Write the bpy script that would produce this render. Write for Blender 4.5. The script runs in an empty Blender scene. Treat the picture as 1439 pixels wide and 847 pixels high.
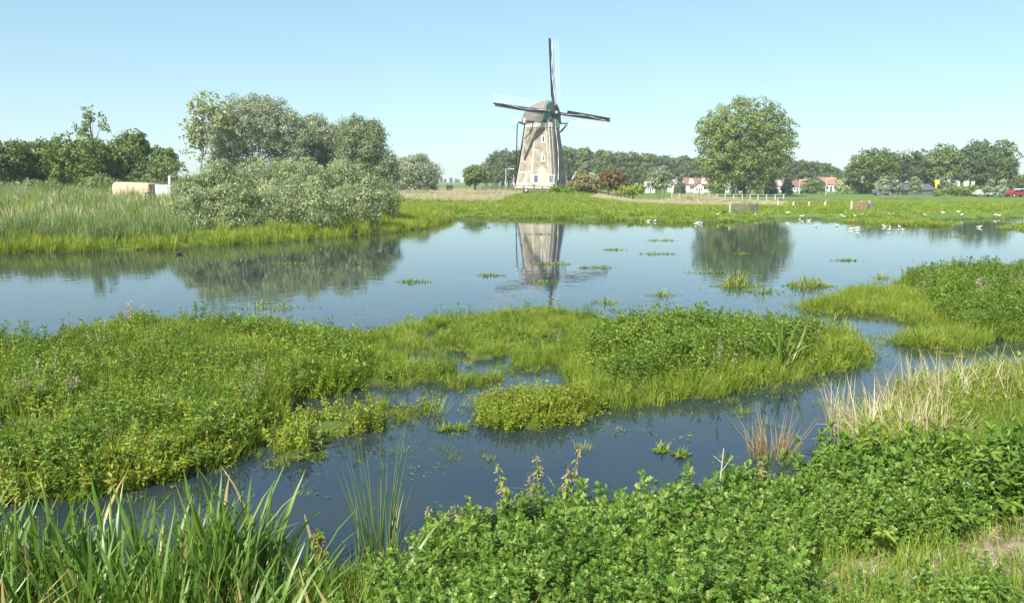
import bpy, math, random
import numpy as np
from math import radians, sin, cos, pi

# ------------------------------------------------------------------ camera
F, CH = 1200.0, 2.8                       # focal length in photo pixels, eye height above the water
PITCH = math.atan((423.5 - 254.0) / F)
sc = bpy.context.scene
col = sc.collection
cam_d = bpy.data.cameras.new('camera'); cam = bpy.data.objects.new('camera', cam_d); col.objects.link(cam)
cam_d.sensor_width = 36.0; cam_d.lens = 36.0 * F / 1439.0
cam_d.clip_start = 0.05; cam_d.clip_end = 9000
cam.location = (0, 0, CH); cam.rotation_euler = (pi / 2 - PITCH, 0, 0)
sc.camera = cam

# ------------------------------------------------------------------ sky, sun, exposure
SUN_AZ_X, SUN_AZ_Y, SUN_EL = -0.50, -0.866, radians(41)
w = bpy.data.worlds.new('World'); sc.world = w; w.use_nodes = True
nt = w.node_tree; nt.nodes.clear()
sky = nt.nodes.new('ShaderNodeTexSky'); sky.sky_type = 'NISHITA'; sky.sun_disc = False
sky.sun_elevation = SUN_EL
sky.sun_rotation = math.atan2(SUN_AZ_X, SUN_AZ_Y)
sky.air_density = 1.0; sky.dust_density = 0.15; sky.ozone_density = 3.0; sky.altitude = 0
bg = nt.nodes.new('ShaderNodeBackground'); bg.inputs[1].default_value = 0.141
wo = nt.nodes.new('ShaderNodeOutputWorld')
gm = nt.nodes.new('ShaderNodeGamma'); gm.inputs[1].default_value = 0.6
nt.links.new(sky.outputs[0], gm.inputs[0]); tn = nt.nodes.new('ShaderNodeMix'); tn.data_type = 'RGBA'; tn.blend_type = 'MULTIPLY'; tn.inputs[0].default_value = 1; tn.inputs[7].default_value = (1.02, 1.27, 1.32, 1)   # camera white balance
nt.links.new(gm.outputs[0], tn.inputs[6]); nt.links.new(tn.outputs[2], bg.inputs[0]); nt.links.new(bg.outputs[0], wo.inputs[0])
sl = bpy.data.lights.new('sun', 'SUN'); so = bpy.data.objects.new('sun', sl); col.objects.link(so)
sl.energy = 5.0; sl.angle = radians(0.53); sl.color = (1.0, 0.95, 0.86)
import mathutils
_sd = mathutils.Vector((SUN_AZ_X, SUN_AZ_Y, 0)).normalized() * cos(SUN_EL) + mathutils.Vector((0, 0, sin(SUN_EL)))
so.rotation_euler = _sd.to_track_quat('Z', 'Y').to_euler(); so.location = (-20, -10, 40)
sc.view_settings.view_transform = 'Standard'; sc.view_settings.look = 'None'
sc.view_settings.exposure = 0.78; sc.view_settings.gamma = 1.0
sc.cycles.max_bounces = 8; sc.cycles.transparent_max_bounces = 8
sc.cycles.diffuse_bounces = 3; sc.cycles.glossy_bounces = 3; sc.cycles.transmission_bounces = 4
sc.cycles.use_denoising = True

rng = np.random.default_rng(7); random.seed(7)

# ------------------------------------------------------------------ pixel helpers
_fw = np.array([0, cos(PITCH), -sin(PITCH)]); _up = np.array([0, sin(PITCH), cos(PITCH)])
def ray(px, py): return _fw + np.array([1.0, 0, 0]) * (px - 719.5) / F + _up * (423.5 - py) / F
def P(px, py, z=0.0):
    r = ray(px, py); t = (z - CH) / r[2]; return np.array([0, 0, CH]) + r * t
def PD(px, py, y):
    r = ray(px, py); return np.array([0, 0, CH]) + r * (y / r[1])
def poly(pts, z=0.0): return np.array([P(a, b, z)[:2] for a, b in pts])

# ------------------------------------------------------------------ polygons (world xy)
def inside(pl, x, y):
    r = np.zeros(np.shape(x), bool); n = len(pl); j = n - 1
    for i in range(n):
        xi, yi = pl[i]; xj, yj = pl[j]
        if yi != yj:
            c = ((yi > y) != (yj > y)) & (x < (xj - xi) * (y - yi) / (yj - yi) + xi); r ^= c
        j = i
    return r
def sdist(pl, x, y):
    d = np.full(np.shape(x), 1e9); n = len(pl)
    for i in range(n):
        a = pl[i]; b = pl[(i + 1) % n]; ab = b - a; L = max(ab @ ab, 1e-12)
        t = np.clip(((x - a[0]) * ab[0] + (y - a[1]) * ab[1]) / L, 0, 1)
        d = np.minimum(d, np.hypot(x - a[0] - t * ab[0], y - a[1] - t * ab[1]))
    return np.where(inside(pl, x, y), d, -d)
def wob(x, y, s=1.0, k=0):
    return (np.sin(x * 1.7 / s + 1.3 + k) * np.cos(y * 1.3 / s + .7 * k) + .6 * np.sin((x + y) * 2.9 / s + 2 + k)
            + .5 * np.cos((x * 4.1 - y * 3.3) / s + k)) / 2.1
def smooth(a, b, t):
    t = np.clip((t - a) / (b - a), 0, 1); return t * t * (3 - 2 * t)

NEAR = np.vstack([poly([(-500, 850), (-200, 843), (0, 838), (200, 832), (400, 818), (500, 805), (600, 792), (660, 772), (760, 757), (900, 741),
        (1050, 720), (1115, 695), (1150, 648), (1230, 622), (1262, 572), (1350, 547), (1450, 530), (1700, 508)]),
        np.array([(60, 14), (60, -40), (-60, -40), (-60, 5)])])
FAR = np.vstack([np.array([(-400, 30)]), poly([(-300, 362), (0, 355), (120, 354), (230, 350), (330, 343), (420, 338), (520, 329), (590, 321), (628, 311), (642, 304.5),
        (720, 306), (800, 308), (900, 310.5), (960, 313), (1060, 311), (1090, 306.5), (1110, 307), (1190, 309), (1260, 311), (1330, 309), (1439, 306), (1800, 303)]),
        np.array([(400, 70), (1700, 1700), (-1700, 1700), (-1700, 30)])])
ISL = {
 'left': poly([(-300, 700), (60, 703), (150, 693), (240, 670), (300, 652), (350, 627), (372, 597), (400, 562), (500, 547), (520, 500), (500, 486), (430, 476), (330, 468), (230, 464), (190, 462), (120, 482), (60, 494), (-300, 508)]),
 'mid': poly([(490, 548), (600, 537), (690, 541), (705, 522), (800, 512), (850, 472), (848, 452), (780, 438), (700, 446), (600, 454), (520, 474), (485, 490)]),
 'right': poly([(795, 520), (838, 574), (900, 564), (1000, 560), (1080, 538), (1150, 524), (1212, 512), (1206, 484), (1150, 470), (1080, 464), (1000, 462), (920, 458), (850, 466), (825, 490)]),
 'yellow': poly([(666, 585), (700, 603), (760, 601), (838, 577), (832, 557), (760, 562), (690, 570)]),
 'sprig': poly([(393, 652), (450, 642), (475, 612), (555, 602), (500, 590), (430, 590), (393, 610)]),
 'sprig2': poly([(520, 584), (575, 592), (614, 580), (590, 570), (530, 573)]),
 'east': poly([(1270, 398), (1300, 422), (1320, 450), (1380, 476), (1500, 482), (1800, 480), (1800, 392), (1439, 388), (1350, 391), (1290, 390)]),
 'east_low': poly([(1120, 432), (1180, 440), (1260, 443), (1310, 462), (1340, 462), (1310, 425), (1265, 410), (1200, 411), (1180, 424)]),
 'east_yel': poly([(1255, 484), (1330, 492), (1395, 482), (1380, 472), (1290, 472)]),
 'spit': poly([(1180, 312), (1250, 317), (1335, 319), (1340, 314), (1260, 309), (1200, 308)]),
 'spit2': poly([(1405, 323), (1480, 326), (1600, 322), (1600, 316), (1425, 317)]),
}
HOLES = [poly([(-300, 596), (50, 592), (108, 608), (70, 640), (-300, 652)]), poly([(552, 502), (645, 486), (668, 508), (580, 522)]),
         poly([(580, 472), (635, 456), (645, 473), (600, 486)]), poly([(640, 510), (725, 498), (725, 530), (640, 536)]), poly([(745, 478), (800, 468), (806, 484), (750, 492)])]
def far_h(x, y, sd):
    u = x / np.maximum(y, 1.0)
    d = np.maximum(y, 1)
    right = np.interp(d, [40, 65, 80, 100, 150, 230, 600, 3000], [0.3, 0.3, .28, .12, -.6, -1.5, -1.5, -1.0])
    midz = np.interp(d, [40, 65, 80, 110, 160, 250, 600, 3000], [0.4, 0.3, .4, .8, .9, .3, -.3, -1.0])
    left = np.interp(d, [30, 45, 60, 90, 140, 250, 600, 3000], [0.4, .45, .9, 1.5, 1.3, .6, -.3, -1.0])
    a = smooth(-.28, -.12, u); b = smooth(.05, .16, u)
    z = left * (1 - a) + a * (midz * (1 - b) + right * b)
    m = np.exp(-(((x - 5.2) / 11) ** 2 + ((y - 147) / 13) ** 2)); z = z * (1 - m) + 1.45 * m
    # low heaps of cut reed debris
    for hx, hy, rr, hh in HEAPS: z = z + hh * np.exp(-(((x - hx) / rr) ** 2 + ((y - hy) / 2.2) ** 2))
    return np.minimum(z, np.maximum(-.35, .18 * sd)) if np.isscalar(z) else np.where(z > 0, np.minimum(z, np.maximum(-.35, .16 * sd)), z)
_h = [(968, 284, 2.0, .7), (988, 283, 2.2, .85), (1008, 285, 2.0, .5), (1030, 287, 2.2, .45), (690, 281, 3, .4), (590, 280, 3, .4)]
HEAPS = [(P(a, b, .3)[0], P(a, b, .3)[1], r, h) for a, b, r, h in _h]
def height(x, y):
    x = np.asarray(x, float); y = np.asarray(y, float)
    z = np.full(x.shape, -0.45)
    fs = sdist(FAR, x, y); z = np.where(fs > -3, np.maximum(z, far_h(x, y, fs)), z)
    ns = sdist(NEAR, x, y)
    z = np.where(ns > -3, np.maximum(z, 1.12 * np.clip(ns / 5.8, -.3, 1) + .05 * wob(x, y, .8) * smooth(0, 1, ns)), z)
    for k, pl in ISL.items():
        s = sdist(pl, x, y); hh = np.where(s > 0, np.minimum(.05, .3 * s) + .02 * wob(x, y, .5), np.maximum(-.4, .5 * s))
        z = np.maximum(z, hh)
    for pl in HOLES:
        s = sdist(pl, x, y); z = np.where(s > 0, np.minimum(z, -.4 * s), z)
    return z
def hz(x, y): return float(height(np.array([x]), np.array([y]))[0])
def G(px, py):
    """where the pixel's ray meets the ground or the water"""
    r = ray(px, py); t = np.linspace(2, 900, 6000); t = 2 * (900 / 2) ** ((t - 2) / 898)
    pts = np.array([0, 0, CH]) + r * t[:, None]
    h = np.maximum(height(pts[:, 0], pts[:, 1]), 0 * t - (pts[:, 1] > 78) * 9)
    k = np.argmax(pts[:, 2] <= h); p = pts[k].copy(); p[2] = h[k]; return p

def GP(pts): return np.array([G(a, b)[:2] for a, b in pts])
# ------------------------------------------------------------------ materials
def new_mat(name):
    m = bpy.data.materials.new(name); m.use_nodes = True
    n = m.node_tree; n.nodes.clear(); o = n.nodes.new('ShaderNodeOutputMaterial'); return m, n, o
def L(n, a, b): n.links.new(a, b)
def leaf_mat(name, c1, c2, c3=None, trans=.32, rough=.5, spec=.35):
    m, n, o = new_mat(name)
    at = n.nodes.new('ShaderNodeAttribute'); at.attribute_name = 'v'
    oi = n.nodes.new('ShaderNodeObjectInfo')
    a = n.nodes.new('ShaderNodeMath'); a.operation = 'MULTIPLY'; a.inputs[1].default_value = .68; L(n, at.outputs['Fac'], a.inputs[0])
    b = n.nodes.new('ShaderNodeMath'); b.operation = 'MULTIPLY_ADD'; b.inputs[1].default_value = .32; L(n, oi.outputs['Random'], b.inputs[0]); L(n, a.outputs[0], b.inputs[2])
    ge = n.nodes.new('ShaderNodeNewGeometry'); nz = n.nodes.new('ShaderNodeTexNoise'); nz.inputs['Scale'].default_value = .9; nz.inputs['Detail'].default_value = 3; L(n, ge.outputs['Position'], nz.inputs[0])
    d = n.nodes.new('ShaderNodeMath'); d.operation = 'MULTIPLY_ADD'; d.inputs[1].default_value = .9; d.inputs[2].default_value = -.45; L(n, nz.outputs[0], d.inputs[0])
    q = n.nodes.new('ShaderNodeMath'); q.operation = 'ADD'; L(n, b.outputs[0], q.inputs[0]); L(n, d.outputs[0], q.inputs[1])
    r = n.nodes.new('ShaderNodeValToRGB'); L(n, q.outputs[0], r.inputs[0]); e = r.color_ramp.elements
    e[0].position = .08; e[0].color = (*c1, 1); e[1].position = .86; e[1].color = (*c2, 1)
    if c3 is not None:
        x = r.color_ramp.elements.new(1.0); x.color = (*c3, 1)
    p = n.nodes.new('ShaderNodeBsdfPrincipled'); p.inputs['Roughness'].default_value = rough; p.inputs['Specular IOR Level'].default_value = spec
    t = n.nodes.new('ShaderNodeBsdfTranslucent'); L(n, r.outputs[0], p.inputs['Base Color'])
    hs = n.nodes.new('ShaderNodeHueSaturation'); hs.inputs['Value'].default_value = 1.5; hs.inputs['Saturation'].default_value = 1.1; hs.inputs['Hue'].default_value = .49
    L(n, r.outputs[0], hs.inputs['Color']); L(n, hs.outputs[0], t.inputs[0])
    mx = n.nodes.new('ShaderNodeMixShader'); mx.inputs[0].default_value = trans
    L(n, p.outputs[0], mx.inputs[1]); L(n, t.outputs[0], mx.inputs[2]); L(n, mx.outputs[0], o.inputs[0]); return m
def mat(name, c, rough=.6, c2=None, scale=3.0, detail=4, bump=0.0, metal=0, bscale=None, spec=.4, lo=.35, hi=.65):
    m, n, o = new_mat(name); p = n.nodes.new('ShaderNodeBsdfPrincipled'); L(n, p.outputs[0], o.inputs[0])
    p.inputs['Roughness'].default_value = rough; p.inputs['Base Color'].default_value = (*c, 1); p.inputs['Metallic'].default_value = metal
    p.inputs['Specular IOR Level'].default_value = spec
    tc = n.nodes.new('ShaderNodeTexCoord')
    if c2 is not None:
        z = n.nodes.new('ShaderNodeTexNoise'); z.inputs['Scale'].default_value = scale; z.inputs['Detail'].default_value = detail; L(n, tc.outputs['Object'], z.inputs[0])
        r = n.nodes.new('ShaderNodeValToRGB'); r.color_ramp.elements[0].position = lo; r.color_ramp.elements[1].position = hi
        r.color_ramp.elements[0].color = (*c, 1); r.color_ramp.elements[1].color = (*c2, 1)
        L(n, z.outputs[0], r.inputs[0]); L(n, r.outputs[0], p.inputs['Base Color'])
    if bump:
        z = n.nodes.new('ShaderNodeTexNoise'); z.inputs['Scale'].default_value = bscale or scale * 4; L(n, tc.outputs['Object'], z.inputs[0])
        bp = n.nodes.new('ShaderNodeBump'); bp.inputs['Strength'].default_value = bump; bp.inputs['Distance'].default_value = .03; L(n, z.outputs[0], bp.inputs['Height']); L(n, bp.outputs[0], p.inputs['Normal'])
    return m
M = {}
M['grass'] = leaf_mat('grass_leaf', (0.1, 0.18, 0.014), (0.24, 0.34, 0.035), (.34, .28, .10))
M['grassy'] = leaf_mat('yellow_grass_leaf', (0.16, 0.24, 0.018), (0.34, 0.4, 0.05), (.36, .30, .10))
M['weed'] = leaf_mat('weed_leaf', (.07, .155, .016), (.21, .34, .055), (.30, .36, .09), trans=.28, rough=.42, spec=.45)
M['herb'] = leaf_mat('herb_leaf', (.07, .15, .016), (.23, .325, .045), (.34, .37, .07), trans=.28)
M['yellowherb'] = leaf_mat('yellow_herb_leaf', (0.16, 0.23, 0.018), (0.34, 0.39, 0.05), (0.42, 0.3, 0.08))
M['dark'] = leaf_mat('dock_leaf', (.065, .14, .018), (.17, .28, .045), trans=.25, rough=.4)
M['reed'] = leaf_mat('reed_leaf', (.06, .135, .018), (.18, .29, .045), (0.42, 0.33, 0.12), rough=.38, spec=.5)
M['bluereed'] = leaf_mat('blue_reed_leaf', (0.13, 0.2, 0.055), (0.26, 0.34, 0.12), (.33, .30, .14))
M['dry'] = leaf_mat('dry_sedge_leaf', (0.42, 0.34, 0.17), (0.7, 0.62, 0.4), (0.26, 0.3, 0.07))
M['straw'] = leaf_mat('cut_reed_straw', (0.44, 0.37, 0.23), (0.62, 0.55, 0.38), (0.34, 0.33, 0.1))
M['russet'] = leaf_mat('russet_stalk', (0.22, 0.19, 0.05), (0.36, 0.3, 0.1), (0.42, 0.2, 0.09))
M['seed'] = leaf_mat('nettle_seed', (.27, .20, .13), (.40, .34, .22), trans=.2)
M['willow'] = leaf_mat('willow_leaf', (0.17, 0.22, 0.075), (0.37, 0.43, 0.2), (0.56, 0.6, 0.44), trans=.25, rough=.45)
M['silver'] = leaf_mat('silver_willow_leaf', (0.16, 0.2, 0.1), (0.34, 0.39, 0.23), (0.54, 0.57, 0.45), trans=.25, rough=.45)
M['oak'] = leaf_mat('orchard_leaf', (0.06, 0.11, 0.02), (0.17, 0.24, 0.05), (0.24, 0.27, 0.06), trans=.25)
M['poplar'] = leaf_mat('poplar_leaf', (0.085, 0.14, 0.038), (0.2, 0.26, 0.08), (.25, .27, .10), trans=.28)
M['tanpoplar'] = leaf_mat('pale_poplar_leaf', (.16, .21, .06), (.32, .36, .13), (.42, .42, .24), trans=.3)
M['bigpoplar'] = leaf_mat('big_poplar_leaf', (0.1, 0.16, 0.038), (0.24, 0.31, 0.085), (.30, .33, .11), trans=.28)
M['greywillow'] = leaf_mat('grey_willow_leaf', (.09, .14, .05), (.22, .28, .12), (.38, .42, .28), trans=.25)
M['wood'] = leaf_mat('wood_leaf', (0.055, 0.1, 0.04), (0.125, 0.18, 0.07), (.14, .18, .07), trans=.25)
M['darktree'] = leaf_mat('dark_shrub_leaf', (.014, .035, .022), (.03, .06, .035), trans=.2)
M['russetbush'] = leaf_mat('russet_bush_leaf', (.10, .075, .03), (.22, .15, .05), (.14, .17, .05), trans=.25)
M['tanbush'] = leaf_mat('tan_bush_leaf', (.16, .16, .05), (.32, .29, .11), (.36, .27, .13), trans=.25)
M['bark'] = mat('bark', (.07, .055, .04), .9, (.15, .12, .09), 6, bump=.5)
M['greybark'] = mat('grey_bark', (.20, .18, .15), .9, (.32, .30, .26), 5, bump=.4)
M['stem'] = mat('green_stem', (.10, .16, .04), .6, (.20, .19, .07), 9)
M['white'] = mat('white_paint', (.78, .77, .73), .5, (.70, .68, .63), 2)
M['timber'] = mat('dark_tarred_timber', (.030, .029, .028), .6, (.055, .052, .048), 4)
M['board'] = mat('sail_board_paint', (.035, .040, .050), .55, (.06, .062, .07), 3)
M['lath'] = mat('sail_lath', (.70, .68, .64), .7, (.78, .76, .72), 3)
M['canvas'] = mat('rolled_canvas', (.74, .72, .66), .8, (.60, .57, .50), 6, bump=.3)
M['thatch'] = mat('thatch', (.13, .118, .10), .95, (.24, .22, .19), 5, bump=.8, bscale=26)
M['green'] = mat('green_paint', (.03, .13, .10), .5, (.05, .18, .14), 3)
M['shutter'] = mat('grey_green_shutter', (.05, .085, .085), .5, (.075, .11, .11), 4)
M['glass'] = mat('dark_glass', (.02, .025, .03), .08, spec=.8)
M['rail'] = mat('weathered_rail', (.10, .085, .065), .85, (.19, .165, .13), 5, bump=.3)
M['palepost'] = mat('pale_post', (.50, .44, .33), .8, (.62, .57, .46), 6)
M['steel'] = mat('galvanised_steel', (.55, .56, .56), .4, (.64, .65, .65), 3, metal=.3)
M['gull'] = mat('gull_white', (.82, .82, .80), .7, (.74, .74, .73), 9)
M['gullwing'] = mat('gull_grey', (.42, .44, .47), .7, (.50, .52, .55), 9)
M['beak'] = mat('beak', (.55, .25, .04), .5, (.6, .3, .06), 20)
M['duck'] = mat('dark_feather', (.02, .018, .016), .7, (.06, .05, .04), 12)
M['tyre'] = mat('tyre_rubber', (.02, .02, .02), .8, (.03, .03, .03), 9)
def brick_mat():
    m, n, o = new_mat('old_brick'); p = n.nodes.new('ShaderNodeBsdfPrincipled'); L(n, p.outputs[0], o.inputs[0]); p.inputs['Roughness'].default_value = .85
    tc = n.nodes.new('ShaderNodeTexCoord')
    def noise(s, d, lo, hi, a, b):
        z = n.nodes.new('ShaderNodeTexNoise'); z.inputs['Scale'].default_value = s; z.inputs['Detail'].default_value = d; L(n, tc.outputs['Object'], z.inputs[0])
        r = n.nodes.new('ShaderNodeValToRGB'); r.color_ramp.elements[0].position = lo; r.color_ramp.elements[1].position = hi
        r.color_ramp.elements[0].color = a; r.color_ramp.elements[1].color = b; L(n, z.outputs[0], r.inputs[0]); return z, r
    _, r1 = noise(1.1, 6, .38, .64, (.27, .225, .16, 1), (.41, .355, .265, 1))
    _, r2 = noise(.55, 5, .56, .66, (0, 0, 0, 1), (1, 1, 1, 1))
    wv = n.nodes.new('ShaderNodeTexWave'); wv.wave_type = 'BANDS'; wv.bands_direction = 'Z'; wv.inputs['Scale'].default_value = 1.3; wv.inputs['Distortion'].default_value = 3; wv.inputs['Detail'].default_value = 3
    L(n, tc.outputs['Object'], wv.inputs[0])
    mx = n.nodes.new('ShaderNodeMix'); mx.data_type = 'RGBA'; mx.inputs[7].default_value = (.50, .455, .375, 1)
    ml = n.nodes.new('ShaderNodeMath'); ml.operation = 'MULTIPLY'; ml.inputs[1].default_value = .55; L(n, r2.outputs[0], ml.inputs[0])
    L(n, ml.outputs[0], mx.inputs[0]); L(n, r1.outputs[0], mx.inputs[6])
    m2 = n.nodes.new('ShaderNodeMix'); m2.data_type = 'RGBA'; m2.blend_type = 'MULTIPLY'; m2.inputs[0].default_value = .22
    L(n, mx.outputs[2], m2.inputs[6]); L(n, wv.outputs[0], m2.inputs[7]); L(n, m2.outputs[2], p.inputs['Base Color'])
    bk = n.nodes.new('ShaderNodeTexNoise'); bk.inputs['Scale'].default_value = 14; L(n, tc.outputs['Object'], bk.inputs[0])
    bp = n.nodes.new('ShaderNodeBump'); bp.inputs['Strength'].default_value = .5; bp.inputs['Distance'].default_value = .03; L(n, bk.outputs[0], bp.inputs['Height']); L(n, bp.outputs[0], p.inputs['Normal'])
    return m
M['brick'] = brick_mat()
M['newbrick'] = mat('pale_repair_brick', (.42, .37, .285), .85, (.52, .47, .385), 3, bump=.3)
M['plaster'] = mat('lime_wash', (.60, .56, .48), .85, (.70, .67, .60), 2, bump=.2)

# ------------------------------------------------------------------ mesh tools
def mesh(name, V, T, m, v=None, smooth_=False):
    V = np.asarray(V, np.float32); T = np.asarray(T, np.int32)
    me = bpy.data.meshes.new(name); me.vertices.add(len(V)); me.vertices.foreach_set('co', V.ravel())
    k = T.shape[1]; me.loops.add(T.size); me.loops.foreach_set('vertex_index', T.ravel())
    me.polygons.add(len(T)); me.polygons.foreach_set('loop_start', np.arange(0, T.size, k, dtype=np.int32))
    if smooth_: me.polygons.foreach_set('use_smooth', np.ones(len(T), bool))
    if v is not None:
        a = me.attributes.new('v', 'FLOAT', 'POINT'); a.data.foreach_set('value', np.asarray(v, np.float32))
    ms = m if isinstance(m, (list, tuple)) else [m]
    for x in ms: me.materials.append(x)
    me.update(calc_edges=True); return me
def link(name, me, parent=None, loc=None, rot=None):
    o = bpy.data.objects.new(name, me); col.objects.link(o)
    if parent is not None: o.parent = parent
    if loc is not None: o.location = loc
    if rot is not None: o.rotation_euler = rot
    return o
def tag(o, label, cat, group=None, kind=None):
    if label: o['label'] = label
    if cat: o['category'] = cat
    if group: o['group'] = group
    if kind: o['kind'] = kind
    return o
def thing(name, label, cat, loc, rz=0, group=None):
    o = link(name, None, None, tuple(float(q) for q in loc), (0, 0, rz)); return tag(o, label, cat, group)
def copy_tree(o, parent=None):
    c = o.copy(); col.objects.link(c); c.parent = parent
    for ch in list(o.children): copy_tree(ch, c)
    return c
class MB:
    """collects quads/triangles for one mesh"""
    def __init__(s): s.V = []; s.F = []
    def add(s, V, Fs):
        b = len(s.V); s.V += [tuple(map(float, p)) for p in V]; s.F += [tuple(b + i for i in f) for f in Fs]; return s
    def box(s, c, d, R=None):
        c = np.array(c, float); h = np.array(d, float) / 2
        p = np.array([[x, y, z] for x in (-1, 1) for y in (-1, 1) for z in (-1, 1)]) * h
        if R is not None: p = p @ np.array(R).T
        return s.add(p + c, [(0, 1, 3, 2), (4, 6, 7, 5), (0, 4, 5, 1), (2, 3, 7, 6), (0, 2, 6, 4), (1, 5, 7, 3)])
    def beam(s, a, b, w_, h_=None, up=(0, 0, 1)):
        a = np.array(a, float); b = np.array(b, float); d = b - a; l = np.linalg.norm(d); d /= l
        up = np.array(up, float); x = np.cross(d, up)
        if np.linalg.norm(x) < 1e-3: x = np.cross(d, (1, 0, 0))
        x /= np.linalg.norm(x); y = np.cross(x, d)
        return s.box((a + b) / 2, (l, w_, h_ or w_), np.stack([d, x, y], 1))
    def tube(s, path, rad, n=6, cap=True):
        path = [np.array(p, float) for p in path]; rings = []
        for i, p in enumerate(path):
            d = path[min(i + 1, len(path) - 1)] - path[max(i - 1, 0)]; d /= np.linalg.norm(d) + 1e-9
            x = np.cross(d, (0.13, .31, 1) if abs(d[2]) < .9 else (1, .2, .1)); x /= np.linalg.norm(x); y = np.cross(d, x)
            r = rad[i] if hasattr(rad, '__len__') else rad
            rings.append([p + r * (cos(2 * pi * k / n) * x + sin(2 * pi * k / n) * y) for k in range(n)])
        V = [q for r in rings for q in r]; Fs = []
        for i in range(len(path) - 1):
            for k in range(n): Fs.append((i * n + k, i * n + (k + 1) % n, (i + 1) * n + (k + 1) % n, (i + 1) * n + k))
        if cap: Fs += [tuple(range(n))[::-1], tuple((len(path) - 1) * n + k for k in range(n))]
        return s.add(V, Fs)
    def loft(s, rings, closed=True, cap=True):
        n = len(rings[0]); V = [p for r in rings for p in r]; Fs = []
        for i in range(len(rings) - 1):
            for k in range(n if closed else n - 1): Fs.append((i * n + k, i * n + (k + 1) % n, (i + 1) * n + (k + 1) % n, (i + 1) * n + k))
        if cap and closed: Fs += [tuple(range(n))[::-1], tuple((len(rings) - 1) * n + k for k in range(n))]
        return s.add(V, Fs)
    def build(s, name, m, parent=None, sm=False, bevel=0, loc=None, rot=None):
        me = bpy.data.meshes.new(name); me.from_pydata(s.V, [], s.F); me.materials.append(m)
        if sm:
            for p in me.polygons: p.use_smooth = True
        me.update(); o = link(name, me, parent, loc, rot)
        if bevel:
            b = o.modifiers.new('bevel', 'BEVEL'); b.width = bevel; b.segments = 1
        return o

# ---- vectorised leaf building
def unit(a): return a / (np.linalg.norm(a, axis=-1, keepdims=True) + 1e-9)
RHOMB = (np.array([(0, 0, 0), (.42, .5, .06), (1, 0, -.04), (.42, -.5, .06)]), np.array([(0, 3, 2), (0, 2, 1)]))
LANCE = (np.array([(0, 0, 0), (.3, .5, .07), (.3, -.5, .07), (.65, .38, .03), (.65, -.38, .03), (1, 0, -.16), (.32, 0, 0), (.66, 0, -.04)]),
         np.array([(0, 6, 1), (0, 2, 6), (6, 7, 3), (6, 3, 1), (6, 2, 4), (6, 4, 7), (7, 5, 3), (7, 4, 5)]))
def _lobed():
    V = [(0, 0, 0), (.33, 0, .03), (.66, 0, .02), (1, 0, -.12)]; T = []
    for (u, wd) in ((.22, .55), (.48, .75), (.72, .62)):
        for sg in (1, -1):
            b = len(V); V += [(u - .12, 0, .02), (u + .10, 0, .02), (u + .18, sg * wd * .9, .12), (u - .02, sg * wd * .62, .10)]
            T += [(b, b + 1, b + 2), (b, b + 2, b + 3)] if sg < 0 else [(b, b + 2, b + 1), (b, b + 3, b + 2)]
    b = len(V); V += [(.74, .22, .05), (.74, -.22, .05), (1.0, 0, -.1), (.88, .34, .04), (.88, -.34, .04)]
    T += [(b, b + 1, b + 2), (b, b + 2, b + 3), (b + 1, b + 4, b + 2)]
    return np.array(V, float), np.array(T)
LOBED = _lobed()
def place(T, pos, d, n, Ln, W):
    tv, tf = T; k = len(pos); d = unit(d); s = unit(np.cross(n, d)); n = np.cross(d, s)
    Ln = np.broadcast_to(Ln, k)[:, None, None]; W = np.broadcast_to(W, k)[:, None, None]
    V = pos[:, None] + d[:, None] * (tv[None, :, 0:1] * Ln) + s[:, None] * (tv[None, :, 1:2] * W) + n[:, None] * (tv[None, :, 2:3] * Ln)
    Fs = (tf[None] + (np.arange(k) * len(tv))[:, None, None]).reshape(-1, 3)
    return V.reshape(-1, 3), Fs, len(tv)
def blades(r, base, az, Ln, W, th0, th1, seg=4, prof=None, twist=.5):
    k = len(base); Ln = np.broadcast_to(Ln, k); W = np.broadcast_to(W, k); th0 = np.broadcast_to(th0, k); th1 = np.broadcast_to(th1, k)
    h = np.stack([np.cos(az), np.sin(az), 0 * az], 1); tw = az + r.uniform(-twist, twist, k)
    s = np.stack([-np.sin(tw), np.cos(tw), 0 * tw], 1); p = base.copy(); out = []
    prof = prof if prof is not None else [.75, 1, .85, .55, .06] if seg == 4 else list(np.linspace(1, .1, seg + 1))
    for i in range(seg + 1):
        out += [p - s * (W * prof[i] / 2)[:, None], p + s * (W * prof[i] / 2)[:, None]]
        th = th0 + (th1 - th0) * ((i + .5) / seg) ** 1.5
        p = p + (Ln / seg)[:, None] * (np.sin(th)[:, None] * h + np.cos(th)[:, None] * np.array([0, 0, 1.0]))
    V = np.stack(out, 1).reshape(-1, 3); nv = 2 * (seg + 1); f = []
    for i in range(seg): f += [(2 * i, 2 * i + 1, 2 * i + 3), (2 * i, 2 * i + 3, 2 * i + 2)]
    Fs = (np.array(f)[None] + (np.arange(k) * nv)[:, None, None]).reshape(-1, 3); return V, Fs, nv
class LB:
    """collects leaves with the per-leaf value v; each material slot a bucket"""
    def __init__(s): s.V = []; s.F = []; s.v = []; s.n = 0; s.mi = []
    def put(s, res, val, mi=0):
        V, Fs, nv = res; s.V.append(V); s.F.append(Fs + s.n); s.n += len(V); s.v.append(np.repeat(val, nv)); s.mi.append(np.full(len(Fs), mi, np.int32)); return s
    def mesh(s, name, m):
        me = mesh(name, np.concatenate(s.V), np.concatenate(s.F), m, np.concatenate(s.v)); me.polygons.foreach_set('material_index', np.concatenate(s.mi)); return me
def rdir(r, k, zlo=-1, zhi=1):
    z = r.uniform(zlo, zhi, k); a = r.uniform(0, 2 * pi, k); q = np.sqrt(np.maximum(0, 1 - z * z)); return np.stack([q * np.cos(a), q * np.sin(a), z], 1)
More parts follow.
